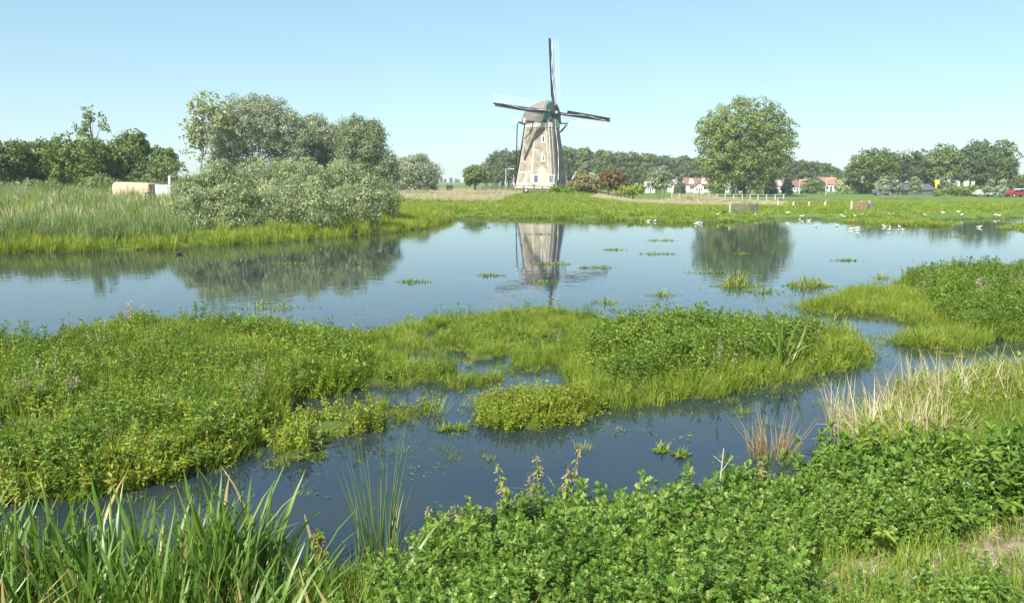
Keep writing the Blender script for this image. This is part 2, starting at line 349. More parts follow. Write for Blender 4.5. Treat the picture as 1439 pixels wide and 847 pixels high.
def val(r, k, dead=.05): return np.where(r.random(k) < dead, 1.6, r.uniform(0, 1, k))

# ---- plant prototypes (meshes used by the scattered ground cover)
def tuft(seed, k, rad, ln, wd, th0, th1, m, seg=3, dead=.06, sp=.5, lo0=0.0):
    r = np.random.default_rng(seed); a = r.uniform(0, 2 * pi, k); q = rad * np.sqrt(r.random(k))
    base = np.stack([q * np.cos(a), q * np.sin(a), 0 * a - .02], 1); az = a + r.normal(0, .8, k)
    Ln = ln * r.uniform(1 - sp, 1.1, k)
    lb = LB(); lb.put(blades(r, base, az, Ln, wd * r.uniform(.7, 1.2, k), r.uniform(lo0, th0, k), r.uniform(max(.2, lo0), th1, k), seg, prof=[.8, 1, .7, .08] if seg == 3 else None), val(r, k, dead))
    return lb.mesh('tuft', m)
def herb(seed, stems, rad, h, leafL, leafW, per, m, tmpl=LANCE, droop=.2, dead=.04, top=.5, stemm=None, elev=.5):
    r = np.random.default_rng(seed); lb = LB()
    for i in range(stems):
        a = r.uniform(0, 2 * pi); q = rad * math.sqrt(r.random()); b = np.array([q * cos(a), q * sin(a), -.03]); hh = h * r.uniform(.6, 1.1)
        lean = r.uniform(0, .35); tip = b + np.array([cos(a) * lean, sin(a) * lean, 1.0]) * hh
        t = np.sort(r.uniform(.12, 1, per)) ** (1 - top * .5); t[-3:] = r.uniform(.93, 1.0, 3)
        pos = b + (tip - b) * t[:, None]; ang = np.arange(per) * 2.4 + r.uniform(0, 6)
        el = elev * (t - .4) + r.normal(0, .25, per) + np.where(t > .92, .6, 0)
        d = np.stack([np.cos(ang) * np.cos(el), np.sin(ang) * np.cos(el), np.sin(el)], 1)
        n = np.array([0, 0, 1.0]) + r.normal(0, .35, (per, 3)); Ls = leafL * r.uniform(.6, 1.2, per) * (1.15 - .45 * t)
        lb.put(place(tmpl, pos, d, n, Ls, leafW * Ls / leafL), val(r, per, dead))
        lb.put(blades(r, np.array([b]), np.array([a]), np.linalg.norm(tip - b), leafW * .22, math.atan(lean), math.atan(lean) + .02, 2, prof=[1, .8, .5]), np.array([.2]))
    return lb.mesh('herb', m)

# ---- scatter with geometry nodes
PROTO_N = [0]
def proto(me):
    PROTO_N[0] += 1; return bpy.data.objects.new('ground_cover_sprig', me)
def scatter(name, label, cat, pls, dens, protos, sc_lo, sc_hi, tilt=.15, clump=0.0, cs=1.0, zoff=0.0, minh=-.06, excl=(), seed=1, maxn=60000, edge=0.0, lump=.18, keep=None):
    r = np.random.default_rng(seed); X = []; Y = []
    for pl in pls:
        lo = pl.min(0); hi = pl.max(0); n = int(min(maxn, dens * np.prod(hi - lo))); x = r.uniform(lo[0], hi[0], n); y = r.uniform(lo[1], hi[1], n)
        if edge: k = sdist(pl, x, y) > -edge * r.random(n) ** 2
        else: k = inside(pl, x, y)
        X.append(x[k]); Y.append(y[k])
    x = np.concatenate(X); y = np.concatenate(Y)
    if clump: k = wob(x, y, cs, seed) > r.uniform(-1, 1, len(x)) * .5 - 1 + 2 * clump; x, y = x[k], y[k]
    for e in list(excl) + HOLES: k = ~inside(e, x, y); x, y = x[k], y[k]
    if keep is not None: k = keep(x, y, r); x, y = x[k], y[k]
    # only what a camera near the photograph's could see
    k = np.abs(x) < .72 * y + 3.0; x, y = x[k], y[k]
    z = height(x, y); k = z > minh; x, y, z = x[k], y[k], z[k]; n = len(x)
    me = bpy.data.meshes.new(name); me.vertices.add(n); me.vertices.foreach_set('co', np.stack([x, y, np.maximum(z, -.05) + zoff], 1).astype(np.float32).ravel())
    def at(nm, ty, arr, f): a = me.attributes.new(nm, ty, 'POINT'); a.data.foreach_set(f, arr)
    at('rot', 'FLOAT_VECTOR', np.stack([r.normal(0, tilt, n), r.normal(0, tilt, n), r.uniform(0, 2 * pi, n)], 1).astype(np.float32).ravel(), 'vector')
    s = r.uniform(sc_lo, sc_hi, n) * (1 + lump * wob(x, y, cs * 1.3, seed + 3))
    at('scl', 'FLOAT', s.astype(np.float32), 'value'); at('pick', 'INT', r.integers(0, len(protos), n).astype(np.int32), 'value')
    o = link(name, me); tag(o, label, cat, None, 'stuff')
    g = bpy.data.node_groups.new(name, 'GeometryNodeTree')
    g.interface.new_socket('Geometry', in_out='INPUT', socket_type='NodeSocketGeometry'); g.interface.new_socket('Geometry', in_out='OUTPUT', socket_type='NodeSocketGeometry')
    N = g.nodes.new; gi = N('NodeGroupInput'); go = N('NodeGroupOutput'); ip = N('GeometryNodeInstanceOnPoints'); ji = N('GeometryNodeJoinGeometry')
    for p in protos:
        oi = N('GeometryNodeObjectInfo'); oi.inputs[0].default_value = p; oi.inputs['As Instance'].default_value = True; g.links.new(oi.outputs['Geometry'], ji.inputs[0])
    def na(nm, ty): a = N('GeometryNodeInputNamedAttribute'); a.data_type = ty; a.inputs[0].default_value = nm; return a.outputs[0]
    er = N('FunctionNodeEulerToRotation'); g.links.new(na('rot', 'FLOAT_VECTOR'), er.inputs[0])
    g.links.new(gi.outputs[0], ip.inputs['Points']); g.links.new(ji.outputs[0], ip.inputs['Instance']); ip.inputs['Pick Instance'].default_value = True
    g.links.new(na('pick', 'INT'), ip.inputs['Instance Index']); g.links.new(er.outputs[0], ip.inputs['Rotation']); g.links.new(na('scl', 'FLOAT'), ip.inputs['Scale'])
    g.links.new(ip.outputs[0], go.inputs[0])
    o.modifiers.new('scatter', 'NODES').node_group = g
    print('scatter', name, n); return o

# ================================================================== SETTING
SOIL = [GP([(1120, 800), (1165, 778), (1260, 786), (1330, 774), (1360, 748), (1439, 718), (1560, 705), (1560, 850), (1439, 858), (1330, 850), (1250, 870), (1140, 880)])]
DRYP = [poly([(548, 284), (560, 272), (640, 272), (735, 277), (700, 286), (640, 287)], .35), poly([(830, 281), (845, 274), (940, 277), (1060, 282), (1105, 285), (1095, 289), (1030, 290), (950, 287)], .35)]
def make_ground():
    rr = np.concatenate([np.geomspace(.6, 30, 190), np.geomspace(30.6, 300, 120)[0:], np.geomspace(330, 1600, 26)])
    fr = np.linspace(radians(90 - 42), radians(90 + 42), 330); bk = np.linspace(radians(90 + 42), radians(450 - 42), 60)[1:-1]
    an = np.concatenate([fr, bk]); na, nr = len(an), len(rr)
    A, R = np.meshgrid(an, rr); x = (R * np.cos(A)).ravel(); y = (R * np.sin(A)).ravel()
    z = height(x, y); soil = np.zeros(len(x)); dry = np.zeros(len(x))
    for s in SOIL: soil = np.maximum(soil, smooth(-.25, .15, sdist(s, x, y)))
    for s in DRYP: dry = np.maximum(dry, smooth(-2, 2, sdist(s, x, y)))
    wet = smooth(.10, .0, z) * (y < 75)
    V = np.stack([x, y, z], 1); V = np.vstack([V, [[0, 0, hz(0, 0)]]])
    i, j = np.meshgrid(np.arange(nr - 1), np.arange(na), indexing='ij'); j2 = (j + 1) % na
    Q = np.stack([i * na + j, (i + 1) * na + j, (i + 1) * na + j2, i * na + j2], -1).reshape(-1, 4)
    T = np.vstack([Q[:, [0, 1, 2]], Q[:, [0, 2, 3]], np.stack([np.full(na, nr * na), np.arange(na), (np.arange(na) + 1) % na], 1)])
    m, n, o = new_mat('ground_turf_and_soil'); p = n.nodes.new('ShaderNodeBsdfPrincipled'); p.inputs['Roughness'].default_value = .95; p.inputs['Specular IOR Level'].default_value = .15
    L(n, p.outputs[0], o.inputs[0]); tc = n.nodes.new('ShaderNodeTexCoord')
    def ramp(scale, lo, hi, a, b, det=6):
        q = n.nodes.new('ShaderNodeTexNoise'); q.inputs['Scale'].default_value = scale; q.inputs['Detail'].default_value = det; L(n, tc.outputs['Object'], q.inputs[0])
        r = n.nodes.new('ShaderNodeValToRGB'); r.color_ramp.elements[0].position = lo; r.color_ramp.elements[1].position = hi
        r.color_ramp.elements[0].color = (*a, 1); r.color_ramp.elements[1].color = (*b, 1); L(n, q.outputs[0], r.inputs[0]); return r.outputs[0]
    def mix(f, a, b):
        q = n.nodes.new('ShaderNodeMix'); q.data_type = 'RGBA'; L(n, f, q.inputs[0]); L(n, a, q.inputs[6]); L(n, b, q.inputs[7]); return q.outputs[2]
    def attr(nm): q = n.nodes.new('ShaderNodeAttribute'); q.attribute_name = nm; return q.outputs['Fac']
    g1 = ramp(.09, .35, .65, (.085, .165, .028), (.17, .25, .045)); g2 = ramp(3.0, .3, .7, (.10, .17, .03), (.19, .25, .06))
    big = ramp(.9, .35, .65, (0, 0, 0), (1, 1, 1)); c = mix(big, g1, g2)
    c = mix(attr('dry'), c, ramp(1.2, .3, .7, (.34, .29, .17), (.46, .41, .26)))
    c = mix(attr('soil'), c, ramp(9, .35, .65, (.20, .15, .095), (.38, .30, .20)))
    c = mix(attr('wet'), c, ramp(4, .3, .7, (.03, .035, .016), (.07, .075, .025))); L(n, c, p.inputs['Base Color'])
    q = n.nodes.new('ShaderNodeTexNoise'); q.inputs['Scale'].default_value = 11; q.inputs['Detail'].default_value = 8; L(n, tc.outputs['Object'], q.inputs[0])
    bp = n.nodes.new('ShaderNodeBump'); bp.inputs['Strength'].default_value = .8; bp.inputs['Distance'].default_value = .04; L(n, q.outputs[0], bp.inputs['Height']); L(n, bp.outputs[0], p.inputs['Normal'])
    me = mesh('ground', V, T, m, smooth_=True)
    for nm, arr in (('soil', soil), ('dry', dry), ('wet', wet)):
        a = me.attributes.new(nm, 'FLOAT', 'POINT'); a.data.foreach_set('value', np.append(arr, 0).astype(np.float32))
    g = link('ground', me); g['kind'] = 'structure'; g['label'] = 'grassy meadow, banks and muddy islets round the flooded water'
make_ground()

def make_water():
    m, n, o = new_mat('still_water'); p = n.nodes.new('ShaderNodeBsdfPrincipled'); L(n, p.outputs[0], o.inputs[0])
    p.inputs['Roughness'].default_value = .025; p.inputs['IOR'].default_value = 1.333; p.inputs['Specular IOR Level'].default_value = .62
    tc = n.nodes.new('ShaderNodeTexCoord')
    q = n.nodes.new('ShaderNodeTexNoise'); q.inputs['Scale'].default_value = .55; q.inputs['Detail'].default_value = 7; L(n, tc.outputs['Object'], q.inputs[0])
    r = n.nodes.new('ShaderNodeValToRGB'); r.color_ramp.elements[0].position = .42; r.color_ramp.elements[1].position = .75
    r.color_ramp.elements[0].color = (.018, .032, .048, 1); r.color_ramp.elements[1].color = (.034, .046, .030, 1); L(n, q.outputs[0], r.inputs[0]); L(n, r.outputs[0], p.inputs['Base Color'])
    mp = n.nodes.new('ShaderNodeMapping'); mp.inputs['Scale'].default_value = (1.2, .8, 1); L(n, tc.outputs['Object'], mp.inputs[0])
    z = n.nodes.new('ShaderNodeTexNoise'); z.inputs['Scale'].default_value = 2.2; z.inputs['Detail'].default_value = 3; L(n, mp.outputs[0], z.inputs[0])
    bp = n.nodes.new('ShaderNodeBump'); bp.inputs['Strength'].default_value = .16; bp.inputs['Distance'].default_value = .02; L(n, z.outputs[0], bp.inputs['Height']); L(n, bp.outputs[0], p.inputs['Normal'])
    V = [(-130, -2, 0), (130, -2, 0), (130, 77, 0), (-130, 77, 0)]
    o = link('water', mesh('water', V, [(0, 1, 2), (0, 2, 3)], m)); o['kind'] = 'structure'; o['label'] = 'calm flooded meadow water reflecting the sky'
make_water()

# ================================================================== WINDMILL
def windmill():
    A = radians(38); TI = radians(10); RO = radians(4); LEN = 12.6
    base = np.array([5.2, 147.0, 1.45]); t = thing('windmill', 'old brick polder windmill with thatched cap and four lattice sails', 'windmill', base)
    nf = np.array([sin(A), -cos(A), 0]); e1 = np.array([cos(A), sin(A), 0]); z = np.array([0, 0, 1.0])
    NS = 8; off = radians(-90 - 4 + 22.5)
    def rings(hs): return [[(r * cos(off + 2 * pi * k / NS), r * sin(off + 2 * pi * k / NS), h) for k in range(NS)] for h, r in hs]
    def rad(h): return 4.95 - (4.95 - 2.92) * (h / 10.6) ** .86
    ap = cos(pi / NS)
    tower = MB().loft(rings([(h, rad(h)) for h in np.linspace(-.6, 10.6, 12)])).build('tower', M['brick'], t)
    MB().loft(rings([(-.5, rad(0) + .10), (.42, rad(0) + .06)])).build('plinth', M['plaster'], t)
    MB().loft(rings([(10.1, 3.0), (10.15, 3.12), (10.85, 3.14), (10.9, 3.0)])).build('curb_ring', M['plaster'], t)
    # pale repair strips along the arrises and patches on two facets
    fa = [off + 2 * pi * (k + .5) / NS for k in range(NS)]
    def on_facet(k, h, s, out):
        a = fa[k]; r = rad(h) * ap + out; return np.array([r * cos(a) - s * sin(a), r * sin(a) + s * cos(a), h])
    def patch(name, k, pts, m, out=.03):
        b = MB(); n = len(pts); lo = [on_facet(k, h, s, -.05) for s, h in pts]; hi = [on_facet(k, h, s, out) for s, h in pts]
        b.add(lo + hi, [tuple(range(n, 2 * n))] + [(i, (i + 1) % n, n + (i + 1) % n, n + i) for i in range(n)]); return b.build(name, m, tower)
    kf = int(np.argmin([np.hypot(cos(a) - 0, sin(a) + 1) for a in fa])); kl = (kf - 1) % NS
    if cos(fa[kl]) > 0: kl = (kf + 1) % NS
    hw = lambda h: rad(h) * math.sin(pi / NS)
    for k in (kf, kl):
        for sg in (-1, 1):
            patch('corner_strip', k, [(sg * (hw(.5) - .32), .45), (sg * hw(.5), .45), (sg * hw(10), 10.0), (sg * (hw(10) - .12), 10.0)][::sg], M['newbrick'], .012)
    patch('repair_patch', kf, [(-1.1, .45), (1.5, .45), (.9, 2.6), (.1, 3.9), (-.6, 3.2)], M['newbrick'], .02)
    patch('repair_patch', kl, [(-1.4, .45), (1.3, .45), (1.2, 1.1), (-1.5, 1.0)], M['plaster'], .02)
    patch('repair_patch', kl, [(-1.5, 2.6), (1.4, 2.75), (1.4, 2.95), (-1.5, 2.8)], M['plaster'], .02)
    patch('repair_patch', kl, [(-.1, 1.1), (.25, 1.1), (.5, 2.6), (.2, 2.6)], M['plaster'], .02)
    patch('repair_patch', kf, [(-.2, 4.6), (.15, 4.6), (.25, 6.0), (-.1, 6.1)], M['newbrick'], .02)
    patch('repair_patch', kf, [(-1.2, 6.3), (-.4, 6.1), (-.5, 6.4), (-1.3, 6.6)], M['newbrick'], .02)
    def window(s, h, wd, hh, inner, slope):
        wnd = MB(); a = fa[kf]; x = np.array([-sin(a), cos(a), 0]); c = on_facet(kf, h, s, .02)
        d2 = on_facet(kf, h + 1, s, 0) - on_facet(kf, h, s, 0); d2 /= np.linalg.norm(d2); nn = np.cross(x, d2); R = np.stack([x, nn, d2], 1)
        fw_ = .16
        for sx in (-1, 1): wnd.box(c + x * sx * (wd - fw_) / 2, (fw_, .16, hh), R)
        for sz in (-1, 1): wnd.box(c + d2 * sz * (hh - fw_) / 2, (wd - 2 * fw_, .16, fw_), R)
        o = wnd.build('window_frame', M['white'], t); MB().box(c, (wd - 2 * fw_ + .02, .09, hh - 2 * fw_ + .02), R).build('shutter' if inner == 'shutter' else 'pane', M[inner], o)
        MB().box(c - d2 * (hh / 2 + .06) - nn * 0, (wd + .15, .26, .09), R).build('sill', M['white'], o)
    window(-.95, 1.62, .98, 1.5, 'shutter', 0); window(1.55, 1.62, 1.0, 1.5, 'shutter', 0)
    window(.22, 5.0, .55, 1.05, 'glass', 0); window(.2, 8.15, .6, 1.25, 'glass', 0)
    # cap: thatched, boat shaped, its front towards the sails
    ringsc = []
    for sx, wd, zt, zb in ((-3.75, 1.1, 1.3, .25), (-3.5, 1.9, 1.9, 0), (-2.4, 2.75, 2.75, -.05), (-1.0, 3.08, 3.35, -.05), (.3, 3.0, 3.65, -.05), (1.3, 2.7, 3.75, -.02), (2.05, 2.3, 3.65, .05), (2.35, 1.95, 3.45, .15)):
        rg = []
        for q in np.linspace(0, pi, 13):
            cx = cos(q); sz = sin(q); u = wd * np.sign(cx) * abs(cx) ** .8; v = zb + (zt - zb) * sz ** 1.05
            rg.append(nf * sx + e1 * u + z * (10.85 + v))
        ringsc.append(rg)
    MB().loft(ringsc).build('cap', M['thatch'], t, sm=False)
    MB().loft([[p * 1.0 + nf * d for p in (np.array(q) for q in ringsc[-1])] for d in (.003, .12)]).build('cap_front', M['green'], t)
    b = MB()
    for q, h in ((-1.0, 10.95), (1.0, 10.95)): b.beam(nf * 2.4 + e1 * q * 1.25 + z * h, nf * -3.6 + e1 * q * 1.25 + z * h, .3)
    b.build('cap_beam', M['timber'], t)
    # white beard board under the shaft
    bd = MB()
    pts = [(-1.35, 10.6), (-1.2, 11.3), (-.45, 11.75), (.45, 11.75), (1.2, 11.3), (1.35, 10.6), (.7, 10.75), (0, 10.5), (-.7, 10.75)]
    fr = [nf * 2.62 + e1 * a + z * h for a, h in pts]; bk = [p - nf * .12 for p in fr]; n9 = len(pts)
    bd.add(fr + bk, [tuple(range(n9)), tuple(range(2 * n9 - 1, n9 - 1, -1))] + [(i, n9 + i, n9 + (i + 1) % n9, (i + 1) % n9) for i in range(n9)]).build('beard_board', M['white'], t)
    dk = MB()
    for a, h in ((-.5, 11.25), (.5, 11.25), (0, 10.95)): dk.box(nf * 2.66 + e1 * a + z * h, (.42, .06, .26), np.stack([e1, nf, z], 1))
    dk.build('beard_ornament', M['timber'], t)
    # shaft and hub
    hub = np.array([7.017, 144.5, 13.894]) - base
    n = nf * cos(TI) + z * sin(TI); e2 = z * cos(TI) - nf * sin(TI)
    MB().tube([hub - n * 2.2, hub + n * .35], [.42, .36], 10).build('windshaft', M['timber'], t)
    MB().box(hub + n * .12, (.85, .85, .85), np.stack([e1, e2, n], 1)).build('poll_end', M['timber'], t)
    MB().tube([hub + n * .54, hub + n * .62], [.22, .2], 10).build('shaft_tip', M['white'], t)
    up = cos(RO) * e2 + sin(RO) * e1; rt = cos(RO) * e1 - sin(RO) * e2
    for k, (d, side) in enumerate(((up, rt), (rt, -up), (-up, -rt), (-rt, up))):
        o = n * (.16 if k % 2 else -.12)
        st = MB(); st.loft([[hub + o + d * s + side * a * w_ + n * b_ * w_ for a, b_ in ((-1, -1), (1, -1), (1, 1), (-1, 1))] for s, w_ in ((.3, .2), (6, .17), (LEN, .10))])
        sail = st.build('sail', M['board'], t)
        # leading windboards
        wb = MB(); s0 = 2.6; segs = np.linspace(s0, LEN - .15, 5)
        for i in range(4):
            s1, s2 = segs[i] + .01, segs[i + 1] - .01; w1 = .50 - .14 * i / 4; w2 = .50 - .14 * (i + 1) / 4
            q = [hub + o + d * a - side * (.14 + b_) + n * (.05 + c_) for a, b_, c_ in ((s1, 0, 0), (s2, 0, 0), (s2, w2, .22), (s1, w1, .22))]
            wb = MB(); wb.add(q + [p - n * .04 for p in q], [(0, 1, 2, 3), (7, 6, 5, 4), (0, 4, 5, 1), (1, 5, 6, 2), (2, 6, 7, 3), (3, 7, 4, 0)]).build('windboard', M['board'], sail)
        # lattice: bars and long laths
        lt = MB(); W = 1.75
        for s in np.linspace(1.9, LEN - .12, 27):
            tw = .35 * (1 - s / LEN); lt.beam(hub + o + d * s - side * .1, hub + o + d * s + side * W - n * tw, .032, .025)
        lt.build('sail_bar', M['lath'], sail)['kind'] = 'stuff'
        for q in (.6, 1.18, 1.75):
            MB().beam(hub + o + d * 1.85 + side * q - n * .35 * (1 - 1.85 / LEN) * q / W, hub + o + d * (LEN - .1) + side * q, .045, .03).build('sail_lath', M['lath'], sail)
        # rolled canvas twisted along the stock
        pth = []; rr = []
        for s in np.linspace(1.2, LEN * .90, 46):
            u = s / LEN; a = math.sin(u * 7.5 + .8) * .16; pth.append(hub + o + d * s + n * .33 + side * (a - .05)); rr.append(.052 + .02 * math.sin(u * 31))
        MB().tube(pth, rr, 6).build('rolled_canvas', M['canvas'], sail, sm=True)
    # cross beams with braces down to the tail post
    ends = []
    for q, s0, half in ((0, 1.0, 4.6), (1, -2.0, 3.9)):
        zz = 11.0; a = nf * s0 - e1 * half + z * zz; b_ = nf * s0 + e1 * half + z * zz
        MB().beam(a, b_, .25).build('cross_beam', M['timber'], t); ends.append((a, b_))
        for p in (a, b_):
            sg = 1 if p is b_ else -1; MB().box(p + e1 * sg * .12 + z * .18, (.22, .36, .75), np.stack([e1, nf, z], 1)).build('beam_cap', M['white'], t)
    tail = -nf * 7.6 + z * 1.0
    MB().beam(-nf * 3.4 + z * 12.0, tail, .34).build('tail_post', M['timber'], t)
    for (a, b_), q in zip(ends, (.3, 2.2)):
        for p in (a, b_): MB().beam(p - z * .1, tail + z * q + nf * .3, .17).build('tail_brace', M['timber'], t)
    MB().beam(ends[0][1] - z * .1, nf * 1.8 + e1 * 2.6 + z * 9.6, .18).build('cap_brace', M['timber'], t)
    wh = MB()
    for k in range(10): wh.beam(tail + z * .3, tail + z * .3 + 1.1 * (cos(k * pi / 5) * e1 + sin(k * pi / 5) * z), .07)
    wh.build('capstan_wheel', M['white'], t)
    # door porch stub on the shaded side
    a = fa[(kf + 2) % NS] if cos(fa[(kf + 2) % NS]) > 0 else fa[(kf - 2) % NS]
    dd = np.array([cos(a), sin(a), 0]); sx = np.array([-sin(a), cos(a), 0])
    MB().box(dd * (rad(1) * ap + .1) + z * 1.15, (.2, 1.2, 2.3), np.stack([dd, sx, z], 1)).build('door', M['green'], t)
    MB().beam(dd * 5.0 - sx * .8 + z * 1.6, dd * 5.75 - sx * .7 + z * 2.8, .16).build('strut', M['white'], t)
windmill()

# ================================================================== TREES AND SHRUBS
def crown_leaves(r, lobes, n, LL, WW, clump_r, per=26, updir=.2, shell=.28, dead=.07, tmpl=RHOMB, out=.6):
    lobes = np.array(lobes, float); wgt = (lobes[:, 3] * lobes[:, 5] + lobes[:, 4] * lobes[:, 5] + lobes[:, 3] * lobes[:, 4]); wgt /= wgt.sum()
    nc = max(8, n // per); li = r.choice(len(lobes), nc, p=wgt); u = rdir(r, nc, -.85, 1); rad = r.random(nc) ** shell
    cen = lobes[li, :3] + u * lobes[li, 3:6] * rad[:, None]; lout = unit(u / lobes[li, 3:6])
    cr = clump_r * r.uniform(.55, 1.3, nc)
    k = nc * per; ci = np.repeat(np.arange(nc), per); d = unit(rdir(r, k) + lout[ci] * .5 + np.array([0, 0, .25]))
    pos = cen[ci] + d * (cr[ci] * r.random(k) ** .4)[:, None] * np.array([1, 1, .75])
    nrm = unit(d * out + lout[ci] * .35 + r.normal(0, .45, (k, 3)))
    dr = unit(np.cross(nrm, rdir(r, k))) + np.array([0, 0, updir]); lb = LB()
    cv = r.uniform(0, 1, nc)
    v = np.where(r.random(k) < dead, 1.6, np.clip(.55 * cv[ci] + .45 * r.random(k), 0, 1))
    lb.put(place(tmpl, pos, dr, nrm, LL * r.uniform(.6, 1.25, k), WW * r.uniform(.7, 1.2, k)), v); return lb, cen
def tree(name, label, base, lobes, n, LL, WW, clump_r, leaf, bark='bark', trunk_r=.2, stems=1, limbs=10, per=26, seed=1, group=None, updir=.2, shell=.28, dead=.07, fork=.35, cat='tree', spread=.5, out=.6):
    r = np.random.default_rng(seed); base = np.array(base, float); t = thing(name, label, cat, base, 0, group)
    lb, cen = crown_leaves(r, lobes, n, LL, WW, clump_r, per, updir, shell, dead, RHOMB, out)
    zt = max(l[2] + l[5] for l in lobes); cc = np.average(np.array(lobes)[:, :3], axis=0, weights=[l[3] * l[5] for l in lobes])
    b = MB(); fk = []
    for s in range(stems):
        a = 2 * pi * s / stems + r.uniform(0, 1); q = spread * (stems > 1); p0 = np.array([q * cos(a), q * sin(a), -.15])
        top = np.array([cc[0] + (cos(a) * spread * 2.2 if stems > 1 else 0), cc[1] + (sin(a) * spread * 2.2 if stems > 1 else 0), zt * r.uniform(.72, .86)])
        pts = [p0 + (top - p0) * u + np.array([r.normal(0, .04), r.normal(0, .04), 0]) * zt * .25 * (u > 0) * (u < 1) for u in np.linspace(0, 1, 7)]
        b.tube(pts, [trunk_r * (1.25 if u == 0 else 1) * (1 - .85 * u) for u in np.linspace(0, 1, 7)], 7); fk.append(pts)
    for i in range(limbs):
        c = cen[r.integers(len(cen))]; pts = fk[r.integers(len(fk))]; u = r.uniform(fork, .85); x = u * 6; k = int(x); p = pts[k] + (pts[min(k + 1, 6)] - pts[k]) * (x - k)
        mid = (p + c) / 2 + np.array([0, 0, .08 * np.linalg.norm(c - p)]); rr = trunk_r * (1 - .85 * u) * .7 + .01; b.tube([p, mid, c], [rr, rr * .7, rr * .25], 5)
    b.build('trunk', M[bark], t, sm=True); link('crown', lb.mesh('crown', M[leaf]), t); return t
def at_px(x0, x1, ytop, ybase_or_none, dist, zb=None):
    """lobe helper: centre x, half width and top height in metres for a pixel span at a distance"""
    s = dist / F; xc = ((x0 + x1) / 2 - 719.5) * s; return xc, (x1 - x0) / 2 * s, CH + (254 - ytop) * s
def base_at(px, dist):
    x = (px - 719.5) * dist / F; return np.array([x, dist, hz(x, dist)])
def dome(px, dist, spans, depth=.8, lift=0.0):
    """lobes from silhouette spans (x0,x1,ytop,ybottom) relative to a base under px"""
    b = base_at(px, dist); out = []
    for sp in spans:
        x0, x1, yt, yb = sp[:4]; dy = sp[4] if len(sp) > 4 else 0; dd = dist + dy
        xc, hw, zt = at_px(x0, x1, yt, None, dd); zb = CH + (254 - yb) * dd / F
        out.append((xc - b[0], dy, (zt + zb) / 2 - b[2], hw, max(.4, hw * depth), (zt - zb) / 2))
    return b, out

# the big poplar right of the mill
b, lo = dome(1040, 172, [(975, 1109, 141, 266), (985, 1090, 140, 232), (972, 1030, 160, 222), (1045, 1112, 165, 228), (978, 1050, 200, 258), (1010, 1085, 205, 268), (1050, 1108, 200, 250), (990, 1030, 236, 274), (1030, 1075, 240, 275), (1060, 1095, 236, 262)])
tree('poplar_tree', 'large round-crowned green poplar standing alone behind the pasture fence', b, lo, 40000, .46, .32, 1.15, 'bigpoplar', 'greybark', .34, 5, 34, per=32, seed=11, shell=.45, spread=1.6, dead=.1)
# willow shrubs on the left bank
for i, (px, d, sp, lab) in enumerate([
    (300, 49, [(244, 330, 250, 322), (270, 360, 231, 325), (244, 310, 280, 340), (290, 365, 285, 342), (246, 325, 264, 340, -7), (290, 372, 258, 342, -7)], 'silver-green willow shrub on the bank, at the reed bed end of its thicket'),
    (395, 50.5, [(330, 420, 224, 322), (370, 470, 226, 318), (335, 430, 270, 342), (390, 470, 275, 340), (345, 430, 256, 340, -7), (400, 480, 258, 338, -6.5)], 'silver-green willow shrub in the middle of the bankside thicket, between two others'),
    (495, 52, [(450, 525, 229, 312), (490, 556, 250, 318), (440, 510, 262, 334), (490, 552, 280, 332), (460, 535, 262, 334, -5)], 'silver-green willow shrub at the end of the thicket beside the bright sedge')]):
    b, lo = dome(px, d, sp, .75)
    tree('willow_shrub', lab, b, lo, 46000, .18, .05, .50, 'willow', 'greybark', .03, 7, 26, per=75, seed=20 + i, updir=.7, shell=.26, dead=.10, cat='shrub', spread=.6, group='willow shrubs on the left bank', fork=.15)
for i, (px, d, sp, n, lf, lab) in enumerate([
    (362, 118, [(300, 430, 141, 225), (330, 405, 142, 190), (296, 350, 165, 250), (380, 450, 165, 245), (300, 380, 220, 290), (370, 440, 220, 290)], 19000, 'silver', 'tall silver-leaved willow, the highest crown behind the bank thicket'),
    (455, 124, [(420, 490, 172, 240), (430, 470, 166, 220), (420, 490, 215, 290)], 9000, 'silver', 'grey willow filling the dip between two taller willow crowns'),
    (512, 120, [(478, 545, 172, 245), (500, 520, 160, 215), (522, 540, 176, 220), (482, 500, 168, 215), (520, 562, 212, 278), (480, 545, 215, 290)], 11000, 'greywillow', 'tall green-grey willow with pointed top at the end of the willow row'),
    (585, 140, [(555, 617, 222, 268), (558, 612, 235, 284)], 9000, 'silver', 'rounded low grey willow standing before the dried reed strip')]):
    b, lo = dome(px, d, sp, .8)
    tree('willow_tree', lab, b, lo, int(n * 2.6),   .44, .135, 1.1, lf, 'greybark', .16, 4, 26, per=55, seed=30 + i, updir=.5, shell=.36, dead=.10, spread=.5)
# sparse poplar with bare pole-like trunk
b, lo = dome(286, 112, [(262, 300, 160, 238), (270, 330, 134, 180), (300, 335, 150, 200), (276, 296, 140, 230)], .8)
tree('slender_poplar', 'sparse slender poplar with bare grey trunk showing through thin leaves', b, lo, 1500, .48, .32, .85, 'tanpoplar', 'greybark', .16, 1, 14, per=7, seed=41, shell=.8, dead=.3)
